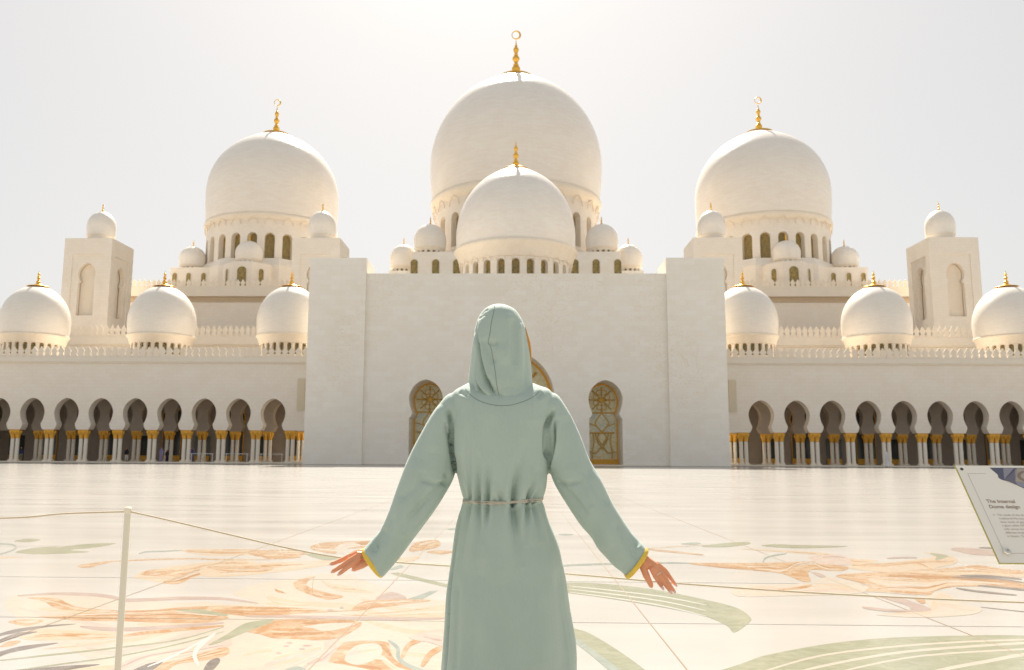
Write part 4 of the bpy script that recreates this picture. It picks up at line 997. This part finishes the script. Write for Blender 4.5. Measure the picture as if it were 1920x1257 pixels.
hand(tuple(loc_(862, 785, .04)), (tuple(loc_(803, 893, .01)), tuple(loc_(758, 982, -.012))), hL(830, 705, -.028), palm_of(hL, (860, 625), (850, 790), (610, 600), (640, 760), -.03, -.034, .017),
     [([hL(660, 620, -.02), hL(480, 690, -.015), hL(330, 758, -.02), hL(222, 797, -.03)], (.0092, .0066)),
      ([hL(660, 650, -.038), hL(500, 745, -.042), hL(370, 835, -.046), hL(262, 900, -.05)], (.0092, .0066)),
      ([hL(670, 705, -.045), hL(560, 785, -.052), hL(450, 865, -.056), hL(372, 930, -.06)], (.0088, .0062)),
      ([hL(680, 610, -.005), hL(560, 640, .012), hL(450, 690, .016), hL(370, 730, .012)], (.008, .0055))],
     ([hL(790, 760, -.045), hL(700, 815, -.05), hL(640, 842, -.05), hL(582, 872, -.048)], (.011, .0075)))
hand(tuple(loc_(1022, 785, .04)), (tuple(loc_(1077, 893, .01)), tuple(loc_(1128, 982, -.012))), hR(660, 590, -.028), palm_of(hR, (740, 490), (620, 680), (935, 625), (815, 720), -.03, -.036, .017),
     [([hR(905, 625, -.03), hR(1040, 735, -.03), hR(1125, 855, -.034), hR(1195, 948, -.03)], (.0078, .0052)),
      ([hR(880, 650, -.04), hR(1010, 800, -.042), hR(1085, 930, -.046), hR(1165, 1042, -.042)], (.0080, .0052)),
      ([hR(850, 680, -.046), hR(955, 825, -.052), hR(1030, 950, -.056), hR(1092, 1036, -.064)], (.0080, .0052)),
      ([hR(815, 700, -.046), hR(872, 820, -.05), hR(925, 910, -.054), hR(966, 974, -.066)], (.0076, .0050))],
     ([hR(680, 650, -.04), hR(735, 800, -.045), hR(780, 890, -.045), hR(808, 955, -.045)], (.012, .0078)))
body = remeshed(bm_, .0021, 3, .4)
person = finish(body, M['skin'], 'person'); person.location = (PX0, WY, 0)
tag(person, 'person in a hooded sage green robe seen from behind, arms spread low, facing the domes', 'person')
finish(rob, M['robe'], 'robe', person); finish(hood, M['robe'], 'hood', person)
# nails, rings, cuff braid, cord belt, seams, hair
def nail(p, q, r):
    p, q = Vector(p), Vector(q); d = (p - q).normalized(); w = d.cross(Vector((0, 1, 0))).normalized(); u = w.cross(d)
    if u.y > 0: u = -u
    c = p + d * .002 + u * r * .55; lp = [ell(c + d * s_, w * (r * .72 * g), u * (.0016 * g + .0004), 10) for s_, g in ((-.007, .7), (-.003, 1), (.002, .95), (.005, .7), (.0065, .3))]
    MB().loft(lp).build('fingernail', M['nail'], person, smooth=True)
for p, q, y in (((222, 797), (330, 758), -.03), ((262, 900), (370, 835), -.05), ((372, 930), (450, 865), -.06), ((582, 872), (640, 842), -.048)): nail(hL(*p, y), hL(*q, y), .0064)
for p, q, y in (((1195, 948), (1125, 855), -.03), ((1165, 1042), (1085, 930), -.042), ((1092, 1036), (1030, 950), -.064), ((966, 974), (925, 910), -.066), ((808, 955), (780, 890), -.045)): nail(hR(*p, y), hR(*q, y), .0058)
def finger_ring(c, d, r):
    c, d = Vector(c), Vector(d).normalized(); w = d.cross(Vector((0, 1, 0))).normalized(); u = w.cross(d)
    MB().tube([c + (w * math.cos(a) + u * math.sin(a)) * r for a in [2 * PI * k / 20 for k in range(20)]], .0011, 6, True).build('ring', M['silver'], person, smooth=True)
finger_ring(hL(478, 691, -.0155), Vector(hL(330, 758)) - Vector(hL(480, 690)), .0096)
finger_ring(hR(915, 768, -.047), Vector(hR(1030, 950)) - Vector(hR(850, 680)), .0102)
for c, ax, dp, dirv in cuffs:
    lo = []
    for s_, g in ((-.010, 1.025), (-.006, 1.045), (.002, 1.04), (.005, .99), (.003, .90), (-.010, .90)): lo.append(ell(c + dirv * s_, ax * g, Vector((0, dp * g + .001, 0)), 48, 2.1))
    MB().loft(lo, cap=False).build('cuff_trim', M['cuff'], person, smooth=True)
from mathutils.bvhtree import BVHTree
def tree(me): return BVHTree.FromPolygons([v.co.copy() for v in me.vertices], [tuple(p.vertices) for p in me.polygons])
tr_r, tr_h = tree(rob), tree(hood)
def on_cloth(px, py, trees, off=.0):
    v = at(px, py, WY); o = Vector((v.x - PX0, -1, v.z)); best = None
    for q in trees:
        h = q.ray_cast(o, Vector((0, 1, 0)))
        if h[0] is not None and (best is None or h[0].y < best.y): best = h[0]
    return (best + Vector((0, -off, 0))) if best is not None else None
def seam(pts, trees, r=.0009, off=.0002, mat='thread'):
    P = [on_cloth(*p, trees, off) for p in catmull(pts, 8)]; P = [tuple(p) for p in P if p is not None]
    if len(P) > 2: MB().tube(P, r, 6).build('seam', M[mat], person, smooth=True)
seam([(928, 575), (926, 592), (922, 612), (920, 630), (916.5, 648), (921, 655), (926, 680), (930, 705), (934, 735), (940, 750)], [tr_h], .0008)
seam([(874, 731), (885, 744), (900, 755), (920, 762), (940, 764.5), (960, 763), (985, 755), (1003, 744), (1010, 735)], [tr_h, tr_r], .0008)
bz = [loc_(870, 938), loc_(1016, 934)]; bc = (bz[0] + bz[1]) / 2; bc.y = .018; bx = (bz[1] - bz[0]) / 2
for k, (dz, g) in enumerate(((.0023, 1.025), (-.0023, 1.03))):
    P = []
    for j in range(64):
        a = 2 * PI * j / 64; q = bc + bx * (math.cos(a) * g) + Vector((0, math.sin(a) * .110 * g, dz - .006 * max(0, -math.sin(a)) + .0012 * math.sin(5 * a + k)))
        if math.sin(a) < 0:
            h = tr_r.ray_cast(Vector((q.x, -1, q.z)), Vector((0, 1, 0)))
            if h[0] is not None: q.y = min(q.y, h[0].y - .0015) if abs(math.cos(a)) < .93 else min(q.y, h[0].y)
        P.append(tuple(q))
    MB().tube(P, .0025, 8, True).build('belt', M['belt'], person, smooth=True)
hb = MB()
for k in range(26):
    a = random.random(); x = 984 + 6 * a + random.uniform(-1, 1); y = .03 + .05 * random.random()
    pts = [loc_(x - 5, 614 + random.uniform(-4, 10), y), loc_(x + 3 + random.uniform(-.5, .5), 640, y), loc_(x + 5.5 + random.uniform(-.6, .6), 665, y), loc_(x + 5 + random.uniform(-1, 1), 684 + random.uniform(-6, 4), y)]
    hb.tube(catmull(pts, 4), [.0005] + [.0013] * 8 + [.001, .0008, .0005, .0003], 5)
hb.build('hair', M['hair'], person, smooth=True)

# ------------------------------------------------------------------ small people in and before the arcades
def walker(x, y, z, h, top, bottom, label, robe=True, bag=None, rz=0.0):
    def c_(n_, c): return simple(n_, c, .85)
    s = h / 1.7; q = []
    q.append(MB().lathe([(.02, 1.44), (.07, 1.47), (.098, 1.55), (.10, 1.62), (.07, 1.68), (.02, 1.70)], 14))
    q.append(capsule([(0, 0, 1.36), (0, 0, 1.5)], [.06, .055]))
    q.append(MB().loft([ell(Vector((0, 0, z_)), Vector((w, 0, 0)), Vector((0, d, 0)), 16) for z_, w, d in ((.8, .16, .11), (1.0, .14, .1), (1.2, .17, .11), (1.38, .17, .08), (1.42, .08, .06))]))
    for sx in (-1, 1):
        q.append(capsule([(sx * .17, 0, 1.36), (sx * .22, .01, 1.08), (sx * .21, -.05, .82)], [.05, .042, .034]))
        q.append(capsule([(sx * .08, 0, .85), (sx * .09, sx * .05, .45), (sx * .09, sx * .09, .06)], [.09, .06, .045]))
        q.append(capsule([(sx * .09, sx * .09 + .02, .04), (sx * .09, sx * .09 - .16, .04)], [.04, .035]))
    me = remeshed(q, .02, 2); b_ = finish(me, M['skin'], 'person'); b_.location = (x, y, z); b_.scale = (s, s, s); b_.rotation_euler.z = rz
    tag(b_, label, 'person', 'people by the arcades')
    up = [MB().loft([ell(Vector((0, 0, z_)), Vector((w, 0, 0)), Vector((0, d, 0)), 20) for z_, w, d in ((.86, .20, .15), (1.05, .175, .13), (1.25, .2, .135), (1.40, .195, .105), (1.45, .10, .08))])]
    for sx in (-1, 1): up.append(capsule([(sx * .18, 0, 1.36), (sx * .23, .01, 1.08), (sx * .225, -.04, .9)], [.07, .062, .055]))
    finish(remeshed(up, .02, 2), c_('cloth_upper', top), 'upper_garment', b_)
    if robe: lo_ = [MB().loft([ell(Vector((0, 0, z_)), Vector((w, 0, 0)), Vector((0, d, 0)), 20) for z_, w, d in ((.05, .24, .2), (.5, .21, .17), (.92, .19, .145))])]
    else: lo_ = [capsule([(sx * .085, 0, .88), (sx * .095, sx * .05, .45), (sx * .095, sx * .09, .12)], [.11, .085, .07]) for sx in (-1, 1)]
    finish(remeshed(lo_, .02, 2), c_('cloth_lower', bottom), 'lower_garment', b_)
    hd = MB().lathe([(.125, 1.40), (.122, 1.55), (.115, 1.64), (.08, 1.70), (.02, 1.722)], 16, (0, .03, 0)); hd.build('head_covering', c_('cloth_head', bottom if robe else (.03, .025, .02)), b_, smooth=True)
def gx(px, Y): return at(px, 860, Y).x
walker(gx(39, 110), 110, .16, 1.75, (.03, .045, .12), (.18, .2, .17), 'person in a dark blue top near the far left end of the left arcade', False)
walker(gx(237, 109), 109, .16, 1.72, (.02, .02, .025), (.6, .58, .55), 'person in a black top and pale trousers in the left arcade', False)
walker(gx(302, 109.5), 109.5, .16, 1.78, (.33, .30, .50), (.33, .30, .50), 'person in a long pale lilac robe in the left arcade')
walker(gx(313, 108.9), 108.9, .16, 1.5, (.015, .015, .018), (.015, .015, .018), 'person in a black robe beside the lilac-robed person in the left arcade')
walker(gx(359, 109), 109, .16, 1.78, (.10, .08, .22), (.12, .10, .24), 'person in a dark violet robe by a column behind the railing in the left arcade')
walker(gx(1663, 105.2), 105.2, 0, 1.82, (.80, .81, .86), (.80, .81, .86), 'person in a long white robe walking in front of the right arcade', rz=PI / 2)
